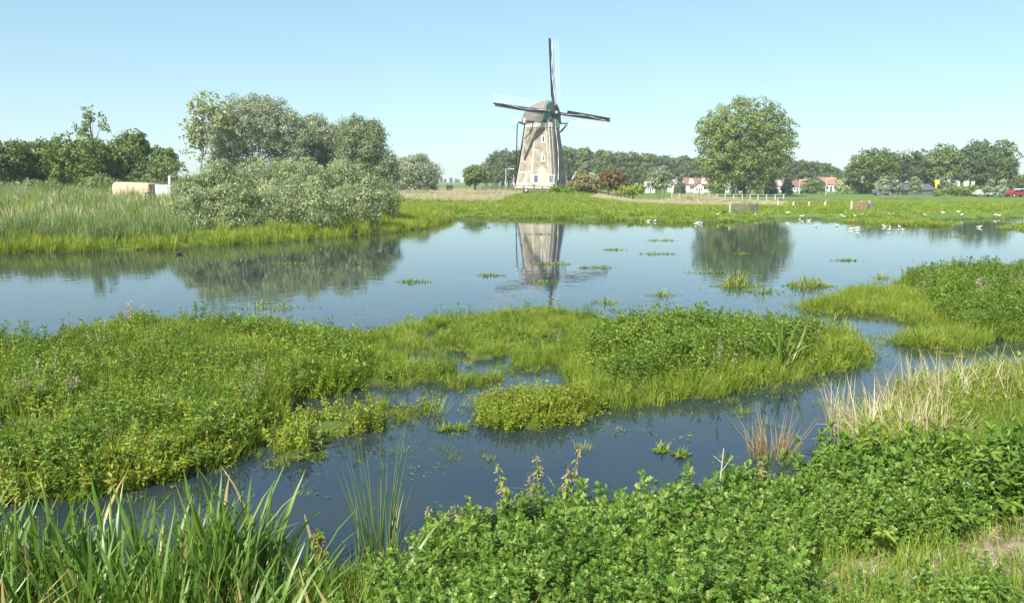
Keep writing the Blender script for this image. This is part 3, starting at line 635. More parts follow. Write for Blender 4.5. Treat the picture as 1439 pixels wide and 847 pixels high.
# orchard on the left
oc = [(15, 88, [(-45, 55, 199, 258)], 'low orchard tree where the orchard row begins beside open meadow', 9000), (60, 92, [(8, 112, 200, 260)], 'spreading orchard tree with leaning dark trunk in front of the white caravan', 9000),
      (112, 90, [(66, 166, 190, 266)], 'broad orchard tree, fullest crown of the dark row', 10000), (160, 94, [(118, 208, 196, 268)], 'dark orchard tree behind the beige old van', 9000)]
for i, (px, d, sp, lab, n) in enumerate(oc):
    x0, x1, yt, yb = sp[0]; sp = [(x0, x1, yt, yb), (x0 + 12, (x0 + x1) / 2 + 8, yt + 8, yb + 4), ((x0 + x1) / 2 - 8, x1 - 6, yt + 4, yb + 6)]
    b, lo = dome(px, d, sp, .8); tree('orchard_tree', lab, b, lo, n, .30, .22, .62, 'oak', 'bark', .2, 1, 22, per=28, seed=50 + i, shell=.42, group='orchard trees', fork=.2)
b, lo = dome(140, 112, [(114, 142, 174, 196), (127, 143, 150, 186), (146, 164, 163, 192)], .8)
tree('tall_sparse_tree', 'thin tall tree with open crown rising above the orchard', b, lo, 620, .36, .25, .40, 'poplar', 'bark', .12, 1, 16, per=9, seed=60, shell=.8)
b, lo = dome(195, 104, [(176, 215, 187, 235), (178, 210, 210, 258)], .8)
tree('round_tree', 'dark round-headed tree closing the orchard row', b, lo, 6000, .36, .26, .7, 'oak', 'bark', .2, 1, 14, seed=61, shell=.4)
b, lo = dome(236, 145, [(218, 254, 208, 250)], .8)
tree('small_field_tree', 'small dark tree far behind the yellowish hedge shrub', b, lo, 2500, .5, .36, .8, 'oak', 'bark', .2, 1, 10, seed=62, shell=.45)
for i, (px, d, sp, lf, lab) in enumerate([
    (225, 92, [(184, 235, 231, 272), (212, 272, 223, 276)], 'poplar', 'yellowish green hedge shrub behind the beige old van'),
    (150, 84, [(118, 175, 250, 272)], 'bluereed', 'low grey-green shrub below the orchard crowns'),
    (55, 80, [(28, 92, 256, 274)], 'bluereed', 'low grey-green shrub among the orchard trunks')]):
    b, lo = dome(px, d, sp, .7); tree('hedge_shrub', lab, b, lo, 3500, .28, .16, .5, lf, 'bark', .05, 4, 10, seed=70 + i, shell=.4, cat='shrub', fork=.1)
# pollard by the mill fence
b, lo = dome(668, 136, [(652, 684, 235, 264), (656, 678, 236, 258)], .9)
tree('pollard_willow', 'small rounded pollard willow at the end of the mill fence', b, lo, 3200, .4, .2, .6, 'poplar', 'bark', .28, 1, 14, seed=75, shell=.4, fork=.3, updir=.5)
# bushes round the mill
for i, (px, d, sp, lf, n, lab) in enumerate([
    (820, 137, [(800, 835, 246, 272), (808, 826, 240, 262), (826, 848, 254, 273)], 'tanbush', 2600, 'yellow-tan bush hugging the shaded foot of the mill'),
    (860, 133, [(842, 876, 238, 268), (862, 888, 256, 274)], 'russetbush', 3000, 'reddish brown bush beside the yellow-tan bush'),
    (838, 139, [(828, 850, 244, 264)], 'willow', 1400, 'small grey-green bush between the tan and the reddish bush'),
    (884, 130, [(868, 905, 262, 274)], 'grassy', 1200, 'low yellow-green bush below the reddish brown bush'),
    (926, 140, [(909, 942, 240, 272), (914, 936, 236, 260)], 'silver', 3000, 'grey-green conical willow bush in the pasture before the wood'),
    (790, 128, [(770, 808, 264, 273)], 'grass', 1200, 'low green bush overgrowing the fence below the mill')]):
    b, lo = dome(px, d, sp, .8); tree('bush', lab, b, lo, n, .42, .24, .55, lf, 'bark', .06, 3, 8, seed=80 + i, shell=.4, cat='shrub', fork=.1, group='bushes round the mill')
for i, (px, sp, lab) in enumerate([(1081, (1073, 1089, 252, 276), 'dark conical shrub tree beside the poplar, before white cottages'), (1102, (1095, 1111, 252, 275), 'dark conical shrub tree standing apart from the poplar')]):
    x0, x1, yt, yb = sp; b, lo = dome(px, 195, [(x0, x1, yt + 5, yb - 1), ((x0 * 3 + x1) / 4, (x0 + 3 * x1) / 4, yt, yb - 8)], .9)
    tree('conical_shrub', lab, b, lo, 1800, .45, .3, .55, 'darktree', 'bark', .1, 1, 6, seed=90 + i, shell=.4)
# right hand group
for i, (px, d, sp, lf, n, lab) in enumerate([
    (1218, 208, [(1186, 1240, 214, 258), (1205, 1258, 208, 262), (1190, 1225, 225, 266)], 'oak', 6500, 'grey-green tree where the roadside tree group begins, next to orange roofs'),
    (1278, 214, [(1256, 1302, 213, 262), (1262, 1296, 225, 268)], 'wood', 5000, 'green tree behind the dark low barn, second of the roadside group'),
    (1322, 206, [(1296, 1348, 206, 262), (1300, 1340, 225, 268)], 'poplar', 6000, 'greyish willow-like tree behind the yellow and white banners'),
    (1366, 202, [(1338, 1395, 201, 262), (1345, 1385, 203, 240), (1345, 1390, 230, 268)], 'wood', 7000, 'tallest green tree of the roadside group, behind the white banner'),
    (1404, 210, [(1385, 1421, 200, 262), (1392, 1416, 230, 270)], 'poplar', 4500, 'upright tree closing the roadside group towards the parked cars'),
    (1250, 216, [(1232, 1278, 217, 266), (1236, 1270, 228, 270)], 'wood', 4500, 'dark green tree filling the gap behind the barn lamp'),
    (1302, 218, [(1284, 1322, 212, 266), (1288, 1318, 228, 270)], 'wood', 4500, 'dark green tree closing the gap behind the yellow banner'),
    (1386, 216, [(1368, 1408, 206, 266), (1372, 1404, 228, 270)], 'oak', 4500, 'dark tree behind the pink banner, between two taller crowns'),
    (1432, 225, [(1420, 1462, 247, 272)], 'oak', 2500, 'low dark tree above the red car')]):
    b, lo = dome(px, d, sp, .9); tree('roadside_tree', lab, b, lo, n, .62, .42, 1.2, lf, 'bark', .3, 1, 16, per=28, seed=100 + i, shell=.42, fork=.2)
for i, (px, yt, wd) in enumerate([(1237, 243, 13), (1253, 246, 13), (1282, 247, 14), (1322, 243, 12), (1386, 254, 14), (1402, 253, 13)]):
    b, lo = dome(px, 150 if i < 4 else 165, [(px - wd * .75, px + wd * .75, yt + 6, 274), (px - wd * .4, px + wd * .4, yt, 262)], .9)
    tree('sapling_tree', ('slim grey-green sapling beside the lamp at the barn end', 'slim grey-green sapling in front of the barn door end', 'slim grey-green sapling at the far end of the barn roof', 'slim grey-green sapling among the narrow white banners', 'slim grey-green sapling in front of the pale grey car', 'slim grey-green sapling between the silver car and the red car')[i], b, lo, 900, .36, .22, .5, 'silver', 'greybark', .05, 1, 7, seed=120 + i, shell=.5, fork=.3, group='saplings in the pasture')
for i, (px, yt, wd, lf, lab) in enumerate([(1140, 249, 34, 'poplar', 'round green tree between orange cottage roofs'), (1187, 250, 40, 'willow', 'pale bushy willow left of the street lamp by the barn'), (1213, 258, 18, 'grass', 'round bright green shrub beside the barn lamp'),
                                           (953, 258, 12, 'wood', 'small dark garden tree between two white cottages'), (1008, 262, 12, 'wood', 'small dark garden tree beside the low white cottage'), (1350, 263, 90, 'grass', 'long low green hedge under the banners')]):
    b, lo = dome(px, 212 if px < 1300 else 180, [(px - wd / 2, px + wd / 2, yt, 275 if px < 1300 else 281)], .7 if px < 1300 else .12); tree('garden_tree' if px < 1300 else 'hedge', lab, b, lo, 1500 if px < 1300 else 2600, .55, .36, .8, lf, 'bark', .12, 1 if px < 1300 else 6, 8, seed=130 + i, shell=.4, cat='tree' if px < 1300 else 'hedge', fork=.2, spread=.5 if px < 1300 else 1.5)

# the wood behind: one far mass
def tree_proto(seed, lf, tall):
    r = np.random.default_rng(seed); lo = [(0, 0, .62, .26, .26, .36), (.05, .05, .75, .2, .2, .24), (-.08, 0, .45, .26, .26, .28), (.08, -.05, .35, .25, .25, .25)]
    lb, _ = crown_leaves(r, lo, 2600, .055, .04, .085, 26, .2, .4); b = MB().tube([(0, 0, -.05), (0, 0, .5)], [.018, .01], 5)
    V = np.array(b.V); T = np.array([f for f in b.F if len(f) == 4]); T = np.vstack([T[:, [0, 1, 2]], T[:, [0, 2, 3]]])
    lb.put((V, T, len(V)), np.array([.1])); return proto(lb.mesh('wood_tree', M[lf]))
WOODP = [tree_proto(s, lf, 1) for s, lf in ((201, 'wood'), (202, 'wood'), (203, 'poplar'), (204, 'oak'))]
def mass(name, label, line, d0, rows, step, seed, zoff, wob_=.06):
    r = np.random.default_rng(seed); pts = []
    xs = [a for a, _ in line]; ys = [b for _, b in line]
    for k in range(rows):
        d = d0 + k * 7; px = xs[0] + r.uniform(0, 5)
        while px < xs[-1]:
            x = (px - 719.5) * d / F; zb = hz(x, d); top = CH + (254 - np.interp(px, xs, ys)) * d0 / F
            pts.append((x, d + r.uniform(-2.5, 2.5), zb, (top - zb) * r.uniform(1 - wob_ * 2, 1 + wob_))); px += step * F / d * r.uniform(.7, 1.3) * (1 if k < rows - 1 else 1)
    pts = np.array(pts); n = len(pts); me = bpy.data.meshes.new(name); me.vertices.add(n); me.vertices.foreach_set('co', pts[:, :3].astype(np.float32).ravel())
    a = me.attributes.new('rot', 'FLOAT_VECTOR', 'POINT'); a.data.foreach_set('vector', np.stack([0 * pts[:, 0], 0 * pts[:, 0], r.uniform(0, 6.28, n)], 1).astype(np.float32).ravel())
    a = me.attributes.new('scl', 'FLOAT', 'POINT'); a.data.foreach_set('value', pts[:, 3].astype(np.float32)); a = me.attributes.new('pick', 'INT', 'POINT'); a.data.foreach_set('value', r.integers(0, 4, n).astype(np.int32))
    o = link(name, me); tag(o, label, 'wood', None, 'stuff')
    return gn(o, WOODP)
def gn(o, protos):
    g = bpy.data.node_groups.new(o.name, 'GeometryNodeTree')
    g.interface.new_socket('Geometry', in_out='INPUT', socket_type='NodeSocketGeometry'); g.interface.new_socket('Geometry', in_out='OUTPUT', socket_type='NodeSocketGeometry')
    N = g.nodes.new; gi = N('NodeGroupInput'); go = N('NodeGroupOutput'); ip = N('GeometryNodeInstanceOnPoints'); ji = N('GeometryNodeJoinGeometry')
    for p in protos:
        oi = N('GeometryNodeObjectInfo'); oi.inputs[0].default_value = p; oi.inputs['As Instance'].default_value = True; g.links.new(oi.outputs['Geometry'], ji.inputs[0])
    def na(nm, ty): a = N('GeometryNodeInputNamedAttribute'); a.data_type = ty; a.inputs[0].default_value = nm; return a.outputs[0]
    er = N('FunctionNodeEulerToRotation'); g.links.new(na('rot', 'FLOAT_VECTOR'), er.inputs[0])
    g.links.new(gi.outputs[0], ip.inputs['Points']); g.links.new(ji.outputs[0], ip.inputs['Instance']); ip.inputs['Pick Instance'].default_value = True
    g.links.new(na('pick', 'INT'), ip.inputs['Instance Index']); g.links.new(er.outputs[0], ip.inputs['Rotation']); g.links.new(na('scl', 'FLOAT'), ip.inputs['Scale']); g.links.new(ip.outputs[0], go.inputs[0])
    o.modifiers.new('scatter', 'NODES').node_group = g; return o
mass('wood', 'dense dark green wood behind the mill and the cottages', [(682, 232), (690, 216), (705, 211), (790, 208), (850, 212), (900, 217), (960, 221), (1060, 224), (1130, 226), (1165, 232), (1190, 243)], 330, 4, 3.2, 301, 0)
mass('far_hedgerow', 'thin blue-green line of trees on the horizon behind the open field', [(560, 253), (600, 252), (640, 250), (680, 251), (720, 251)], 900, 2, 9, 302, 0, .15)
mass('far_hedgerow', 'thin line of trees on the horizon behind the orchard', [(-60, 248), (60, 246), (160, 249), (260, 246), (330, 249)], 700, 2, 9, 303, 0, .15)
mass('far_hedgerow', 'thin line of trees on the horizon beyond the parked cars', [(1150, 246), (1300, 248), (1480, 247)], 600, 2, 9, 304, 0, .15)

# ================================================================== BUILDINGS AND PROPS
M['roofb'] = mat('brown_tile', (.20, .11, .075), .8, (.30, .17, .12), 2, bump=.4); M['roofo'] = mat('orange_tile', (.33, .15, .09), .8, (.40, .20, .13), 2, bump=.4)
M['roofg'] = mat('grey_roofing', (.30, .29, .28), .8, (.38, .37, .36), 2); M['slate'] = mat('slate_grey', (.085, .09, .105), .7, (.13, .135, .15), 1.5)
M['wallw'] = mat('white_render', (.76, .75, .72), .8, (.68, .67, .63), 1.5); M['redpaint'] = mat('red_car_paint', (.30, .02, .03), .3, (.27, .02, .03), 3, spec=.6)
M['whitepaint'] = mat('white_car_paint', (.72, .72, .72), .3, (.66, .66, .66), 3, spec=.6); M['greypaint'] = mat('silver_car_paint', (.42, .43, .45), .3, (.48, .49, .5), 3, spec=.6)
M['cream'] = mat('rusty_cream_paint', (.58, .47, .33), .6, (.36, .20, .12), 1.8, 8, lo=.52, hi=.70); M['yellow'] = mat('yellow_banner', (.72, .66, .10), .8, (.66, .60, .08), 4)
M['pink'] = mat('pink_banner', (.70, .48, .44), .8, (.66, .42, .38), 4); M['whitecloth'] = mat('white_banner', (.78, .78, .80), .8, (.70, .70, .73), 4)
M['redwood'] = mat('reddish_plank', (.22, .12, .085), .85, (.30, .18, .13), 5)

def cottage(name, label, x0, x1, yr, dist, roof, ridge='x', wall=.52, dormers=0, depth=7.0, yaw=0.0):
    s = dist / F; xc = ((x0 + x1) / 2 - 719.5) * s; W = (x1 - x0) * s; zg = hz(xc, dist); H = CH + (254 - yr) * s - zg; e = H * wall
    t = thing(name, label, 'house', (xc, dist, zg), yaw, 'cottages before the wood'); D = depth
    MB().box((0, 0, e / 2 - .1), (W, D, e + .2)).build('wall', M['wallw'], t)
    o = .25
    if ridge == 'x':
        pr = [(-D / 2 - o, e), (0, H), (D / 2 + o, e), (D / 2 + o, e - .15), (0, H - .18), (-D / 2 - o, e - .15)]
        rg = [[(x, y, z) for y, z in pr] for x in (-W / 2 - o, W / 2 + o)]
        gab = [[(x, -D / 2, e - .02), (x, D / 2, e - .02), (x, 0, H - .2)] for x in (-W / 2 + .02, W / 2 - .02)]
    else:
        pr = [(-W / 2 - o, e), (0, H), (W / 2 + o, e), (W / 2 + o, e - .15), (0, H - .18), (-W / 2 - o, e - .15)]
        rg = [[(x, y, z) for x, z in pr] for y in (-D / 2 - o, D / 2 + o)]
        gab = [[(-W / 2, y, e - .02), (W / 2, y, e - .02), (0, y, H - .2)] for y in (-D / 2 + .02, D / 2 - .02)]
    rf = MB().loft(rg).build('roof', M[roof], t); MB().loft(gab).build('gable', M['wallw'], t)
    MB().box((W * .28, .3, H + .15), (.5, .5, 1.0)).build('chimney', M['roofb'], rf)
    for k in range(2):
        f = MB().box((-W * .25 + k * W * .5, -D / 2 - .02, e * .55), (W * .2, .08, e * .42)).build('window', M['white'], t); MB().box((-W * .25 + k * W * .5, -D / 2 - .055, e * .55), (W * .2 - .16, .04, e * .42 - .16)).build('pane', M['glass'], f)
    MB().box((0, -D / 2 - .03, e * .36), (W * .13, .08, e * .72)).build('door', M['green'], t)
    for k in range(dormers):
        x = -W * .25 + k * W * .5; d = MB(); w2 = W * .14; d.add([(x - w2, -D * .48, e + .1), (x + w2, -D * .48, e + .1), (x, -D * .48, H * .95), (x - w2, -.2, e + .1), (x + w2, -.2, e + .1), (x, -.2, H * .95)], [(0, 1, 2), (3, 5, 4), (0, 2, 5, 3), (1, 4, 5, 2)])
        d.build('dormer', M['wallw'], rf)
cottage('cottage', 'small white cottage corner showing beside the conical willow bush', 904, 916, 255, 232, 'roofg', depth=5)
cottage('cottage', 'white cottage with grey roof turned gable-on beside the conical bush', 939, 951, 252, 235, 'roofg', 'y')
cottage('cottage', 'white cottage with brown roof and two white dormers', 958, 992, 250, 240, 'roofb', 'x', .55, 2)
cottage('cottage_wing', 'white gabled cottage wing in front of the brown-roofed one', 971, 984, 256, 231, 'roofb', 'y', .6, 0, 5)
cottage('cottage', 'narrow white cottage seen between garden trees', 994, 1001, 251, 238, 'roofb', 'y')
cottage('cottage', 'low white cottage half hidden under the large poplar', 1010, 1027, 258, 236, 'roofg', 'x')
cottage('cottage', 'white cottage gable right behind the poplar trunks', 1033, 1045, 255, 240, 'roofb', 'y')
cottage('cottage', 'white cottage with brown roof between the two dark conical shrubs', 1084, 1101, 253, 245, 'roofb', 'x', .5, 1)
cottage('cottage', 'brown-roofed cottage past the second dark conical shrub', 1104, 1118, 254, 248, 'roofb', 'x')
cottage('cottage', 'small orange-roofed cottage by the first street lamp', 1119, 1131, 252, 262, 'roofo', 'x')
cottage('cottage', 'orange-roofed cottage with white gable behind the second street lamp', 1147, 1169, 249, 262, 'roofo', 'x', .5)
cottage('cottage', 'low orange-roofed cottage next to the pale bushy willow', 1168, 1178, 254, 266, 'roofo', 'x')

def barn():
    d = 196; s = d / F; xc = (1268 - 719.5) * s; z = hz(xc, d); t = thing('barn', 'long low dark grey barn behind the saplings', 'barn', (xc, d, z), .0)
    W = 60 * s; MB().box((0, 0, .6), (W, 6, 1.6)).build('wall', M['slate'], t)
    pr = [(-3.3, 1.25), (0, 2.5), (3.3, 1.25), (3.3, 1.1), (0, 2.3), (-3.3, 1.1)]; MB().loft([[(x, y, q) for y, q in pr] for x in (-W / 2 - .3, W / 2 + .3)]).build('roof', M['slate'], t)
    MB().box((-W * .2, -3.04, .75), (2.2, .1, 1.2)).build('door', M['timber'], t); MB().box((W * .1, -3.04, .9), (1.2, .1, .7)).build('window', M['glass'], t)
barn()
def car(name, label, px, d, paint, length=4.2, rz=0.0, hgt=1.45, van=False):
    s = d / F; x = (px - 719.5) * s; z = hz(x, d); t = thing(name, label, 'car' if not van else 'van', (x, d, z), rz); hl = length / 2
    pr = [(-hl, .35), (-hl, .85), (-hl + .5, .95), (-hl * .48, hgt - .02), (hl * .35, hgt), (hl * .62, .98), (hl - .1, .85), (hl, .6), (hl, .35)] if not van else [(-hl, .4), (-hl, hgt), (hl * .45, hgt + .02), (hl * .6, 1.1), (hl, 1.0), (hl, .4)]
    MB().loft([[(a, y, c) for a, c in pr] for y in (-.85, .85)]).build('body', paint, t, bevel=.06)
    if not van:
        for y in (-.86, .86):
            MB().loft([[(a, y + q, c) for a, c in ((-hl * .62, 1.0), (-hl * .42, hgt - .1), (hl * .28, hgt - .1), (hl * .48, 1.0))] for q in (-.01, .01)]).build('side_window', M['glass'], t)
        MB().beam((hl * .40, -.7, hgt - .12), (hl * .40, .7, hgt - .12), .1).build('windscreen', M['glass'], t)
    for a in (-hl * .62, hl * .62):
        for y in (-.8, .8):
            w_ = MB().tube([(a, y - .1, .32), (a, y + .1, .32)], .32, 12).build('wheel', M['tyre'], t); MB().tube([(a, y - .12, .32), (a, y + .12, .32)], .17, 8).build('rim', M['steel'], w_)
    return t
car('parked_car', 'red parked car next to the silver car', 1424, 172, M['redpaint'], rz=.1); car('parked_car', 'white parked car behind the red car', 1430, 178, M['whitepaint'], rz=.05, hgt=1.6)
car('parked_car', 'red parked car with its front hidden by the white one', 1441, 173, M['redpaint'], rz=.1); car('parked_car', 'silver parked car beside the hedge end', 1396, 174, M['greypaint'], rz=.1); car('parked_car', 'pale grey parked car nearest the banners', 1378, 175, M['greypaint'], rz=.1)
car('parked_car', 'dark car parked in front of the barn end', 1236, 190, M['slate']); car('parked_car', 'pale car parked under the first street lamp', 1130, 215, M['greypaint'])
# old cream van in the reeds
def old_van():
    p = base_at(205, 66); p[2] -= .1; t = thing('old_van', 'old cream van with rusty patches half sunk in weeds', 'van', p, -.12); s = 66 / F
    MB().loft([[(a, y, c) for a, c in ((-1.95, .5), (-2.0, 1.5), (-1.8, 1.78), (1.0, 1.68), (1.05, .5))] for y in (-.9, .9)]).build('cargo_body', M['cream'], t, bevel=.08)
    MB().loft([[(a, y, c) for a, c in ((1.12, .55), (1.12, 1.62), (1.42, 1.6), (1.42, .55))] for y in (-.84, .84)]).build('cab_gap', M['timber'], t)
    MB().loft([[(a, y, c) for a, c in ((1.45, .55), (1.45, 1.58), (2.4, 1.45), (2.6, .9), (2.6, .55))] for y in (-.86, .86)]).build('bonnet', M['white'], t, bevel=.05)
    for a in (-.35, .95):
        for y in (-.85, .85):
            w_ = MB().tube([(a, y - .12, .62), (a, y + .12, .62)], .42, 14).build('wheel', M['tyre'], t); MB().tube([(a, y - .14, .62), (a, y + .14, .62)], .2, 8).build('rim', M['steel'], w_)
old_van()
def simple_post(name, label, px, d, ytop, m, rad=.08, cat='post'):
    b = base_at(px, d); h = CH + (254 - ytop) * d / F - b[2]; t = thing(name, label, cat, b); MB().tube([(0, 0, -.2), (0, 0, h)], [rad, rad * .9], 8).build('shaft', m, t); MB().tube([(0, 0, h), (0, 0, h + .08)], [rad * 1.15, rad * .5], 8).build('cap', m, t)
simple_post('white_post', 'short white post standing beside the old cream van', 243, 64, 249, M['white'], .11)
def caravan():
    b = base_at(56, 104); t = thing('caravan', 'white caravan glimpsed between the orchard trunks', 'caravan', b, .1)
    MB().loft([[(a, y, c) for a, c in ((-1.7, .5), (-1.8, 1.2), (-1.5, 2.3), (1.4, 2.35), (1.8, 1.5), (1.7, .5))] for y in (-1, 1)]).build('body', M['whitepaint'], t, bevel=.06)
    MB().box((.2, -1.02, 1.6), (1.1, .05, .6)).build('window', M['glass'], t); MB().tube([(0, -.95, .35), (0, -.75, .35)], .34, 12).build('wheel', M['tyre'], t)
caravan()
def lamp(label, px, d, ytop, side):
    b = base_at(px, d); h = CH + (254 - ytop) * d / F - b[2]; t = thing('street_lamp', label, 'street lamp', b, 0, 'street lamps')
    MB().tube([(0, 0, -.2), (0, 0, h)], [.11, .075], 8).build('pole', M['steel'], t); MB().beam((0, 0, h - .05), (side * .9, 0, h), .09).build('arm', M['steel'], t); MB().box((side * 1.25, 0, h), (.9, .3, .16)).build('lamp_head', M['white'], t, bevel=.04)
for lab, px, d, yt, sd in (('street lamp left of the mill tower, in front of the wood', 711, 178, 238, 1), ('short street lamp behind the tan bush at the mill', 821, 178, 244, 1), ('street lamp between orange roofs and dark conical shrub', 1120, 205, 253, 1),
                           ('street lamp before the orange roof with white gable', 1157, 200, 251, 1), ('street lamp at the dark end of the barn', 1229, 200, 256, 1), ('street lamp rising above the barn roof', 1276, 205, 256, -1), ('street lamp between the white banners', 1335, 195, 258, -1), ('short street lamp at the fence left of the mill', 722, 176, 251, 1)): lamp(lab, px, d, yt, sd)
def banner(label, px, wpx, y0, y1, m, lean=0):
    d = 188; b = base_at(px, d); s = d / F; z0 = CH + (254 - y1) * s - b[2]; z1 = CH + (254 - y0) * s - b[2]; W = wpx * s; t = thing('banner_flag', label, 'flag', b, 0)
    MB().tube([(W / 2, 0, -.1), (W / 2, 0, z1 + .25)], [.06, .045], 6).build('pole', M['steel'], t); MB().tube([(W / 2, 0, z1), (-W / 2, 0, z1)], .03, 5).build('top_bar', M['steel'], t)
    nx, nz = 8, 12; V = [(W / 2 - W * i / nx * (1 - .25 * j / nz * lean), .16 * math.sin(i * 1.1 + j * .5) * i / nx, z1 - (z1 - z0) * j / nz) for j in range(nz + 1) for i in range(nx + 1)]
    Fs = [(j * (nx + 1) + i, j * (nx + 1) + i + 1, (j + 1) * (nx + 1) + i + 1, (j + 1) * (nx + 1) + i) for j in range(nz) for i in range(nx)]
    o = MB().add(V, Fs).build('cloth', m, t, sm=True); so_ = o.modifiers.new('thick', 'SOLIDIFY'); so_.thickness = .02
banner('yellow banner on a pole, alone before the trees', 1311, 7, 253, 267, M['yellow'], 1); banner('narrow grey-white banner hanging limp by a sapling', 1327, 5, 253, 265, M['whitecloth'], 1); banner('tiny white pennant above the hedge', 1341, 3, 255, 262, M['whitecloth'], 1)
banner('wide white banner, the brightest of the row', 1352, 7.5, 255, 269, M['whitecloth'], .2); banner('pale pink banner beside the wide white one', 1361, 5, 255, 268, M['pink'], .3)

# fences
def fence(name, label, pts, hpost, post_m, rails, rail_m, pw=.1, rh=.12):
    b = np.array([pts[0][0], pts[0][1], 0.]); b[2] = hz(*b[:2]); t = thing(name, label, 'fence', b); prev = None
    for x, y in pts:
        z = max(hz(x, y), -2) - b[2]; q = np.array([x - b[0], y - b[1], z]); MB().box(q + [0, 0, hpost / 2 - .1], (pw, pw, hpost + .2)).build('post', post_m, t)
        if prev is not None:
            for hh in rails: MB().beam(prev + [0, -pw * .75, hpost * hh], q + [0, -pw * .75, hpost * hh], rh * .4, rh).build('rail', rail_m, t)
        prev = q
    return t
M['wire'] = mat('fence_wire', (.35, .34, .32), .5, (.42, .41, .4), 3)
fence('pasture_fence', 'long pasture fence of pale posts and thin rails before the cottages', [tuple(P(px, 278 + (px - 944) * .018, -.2)[:2]) for px in (944, 954.5, 964.5, 974.5, 986, 996.5, 1007.5, 1019, 1031, 1043, 1054, 1065, 1077, 1089, 1101)], 1.05, M['palepost'], (.85, .5), M['wire'], .13, .05)
fence('rail_fence', 'short fence of pale posts with one dark top rail in the meadow', [tuple(G(px, 291.5)[:2]) for px in (1093, 1114.5, 1136.5, 1159)], .8, M['palepost'], (.92,), M['rail'], .14, .16)
fence('mill_fence', 'dark timber rail fence running along the foot of the mill', [tuple(base_at(px, d)[:2]) for px, d in ((678, 134), (692, 134), (706, 134), (721, 133), (736, 133), (750, 132), (762, 131), (777, 130), (790, 130), (802, 130))], 1.0, M['rail'], (.95, .62, .3), M['rail'], .2, .16)
fence('field_gate', 'small dark gate in the far field beyond the dried reeds', [tuple(base_at(px, 150)[:2]) for px in (629, 632.5, 636)], 1.1, M['timber'], (.9, .6, .3), M['timber'], .25, .25)
def hurdle(name, label, x0, x1, ytop, ybase, planks, pm, m, dense):
    a = G(x0, ybase); b = G(x1, ybase); d = (a + b) / 2; W = np.linalg.norm((b - a)[:2]); h = (ybase - ytop) * d[1] / F; t = thing(name, label, 'fence', d, math.atan2(b[1] - a[1], b[0] - a[0]))
    for k, x in enumerate((-W / 2, W / 2 - .1) if not dense else (-W / 2, -W * .05, W * .32)): MB().box((x, 0, h / 2 - .1), (.14, .14, h + .25)).build('post', pm if k == 0 or dense else M['rail'], t)
    for k in range(planks):
        zz = h * (k + .6) / planks; MB().box((W * (.0 if not dense else -.1), -.11 + .01 * (k % 2), zz), (W * (1 if not dense else .75), .05, h / planks * .62)).build('plank', m, t)
    for k in range(5): MB().box((W * .34 + .02 * k, -.2 - .01 * k, h * (.1 + .17 * k)), (W * .3, .06, h * .12)).build('plank', M['rail'], t)
hurdle('plank_hurdle', 'weathered plank hurdle with one pale post at the far shore', 1026, 1065, 286, 299, 5, M['palepost'], M['rail'], False); hurdle('plank_hurdle', 'small reddish plank hurdle with three pale posts in the meadow', 1196, 1226, 283, 296, 3, M['palepost'], M['redwood'], True)
p = G(739, 273); t = thing('black_trough', 'small black trough with white marking below the mill fence', 'trough', p); MB().box((0, 0, .35), (.8, .5, .7)).build('tub', M['timber'], t, bevel=.05); MB().box((0, -.26, .55), (.3, .03, .22)).build('white_mark', M['white'], t)

# ================================================================== BIRDS
def ellring(cx, cz, rx_, ry, k=10): return None
def bird(name, label, cat, px, py, body_m, wing_m, yaw, size=.42, group=None, swim=False):
    p = G(px, py); t = thing(name, label, cat, (p[0], p[1], p[2] + (.0 if swim else .09 * size / .42)), yaw, group); S = size; b = MB(); rg = []
    for x, zc, ry, rz in ((-.52, .16, .03, .02), (-.42, .15, .10, .06), (-.2, .13, .19, .15), (.05, .13, .21, .19), (.22, .18, .17, .17), (.31, .28, .10, .12), (.35, .37, .085, .09), (.40, .42, .085, .08), (.46, .42, .06, .06), (.5, .41, .025, .025)):
        rg.append([(x * S, ry * S * cos(q), (zc + rz * sin(q)) * S) for q in np.linspace(0, 2 * pi, 10, endpoint=False)])
    b.loft(rg).build('body', body_m, t, sm=True)
    MB().tube([(.48 * S, 0, .41 * S), (.60 * S, 0, .385 * S)], [.022 * S, .008 * S], 5).build('beak', M['beak'], t)
    for sy in (-1, 1):
        V = [(.2 * S, sy * .15 * S, .24 * S), (.05 * S, sy * .23 * S, .16 * S), (-.3 * S, sy * .19 * S, .14 * S), (-.62 * S, sy * .06 * S, .2 * S), (-.25 * S, sy * .10 * S, .27 * S)]; V2 = [(x, y * 1.06 + sy * .012 * S, z + .012 * S) for x, y, z in V]
        MB().add(V + V2, [(0, 1, 2, 3, 4), (9, 8, 7, 6, 5)] + [(i, (i + 1) % 5, 5 + (i + 1) % 5, 5 + i) for i in range(5)]).build('wing', wing_m, t)
        if not swim: MB().tube([(0, sy * .07 * S, .02 * S), (.01 * S, sy * .07 * S, -.22 * S)], .014 * S, 5).build('leg', M['beak'], t)
rb = random.Random(5)
onw = [(1146, 319), (1196, 323), (1204, 321.5), (1243, 319), (1251, 320), (1249, 324), (1264, 320), (1269, 324), (1176, 318.5), (911, 311.5), (920, 311.8), (977, 316), (985, 315), (981, 313.6), (1124, 310), (1137, 310.5), (1376, 320), (1337, 313), (1204.5, 325)]
ong = [(1127, 306), (1186, 307), (1201, 306), (1210.5, 304), (1250, 303.5), (1255, 303), (1300, 304.5), (1325, 301), (1347, 300), (1351, 304), (1398.5, 304), (1404, 305), (1178, 289), (1349, 291), (956, 300.5), (1008, 303.5), (1061, 304), (1107, 301), (1436, 287), (1182, 305)]
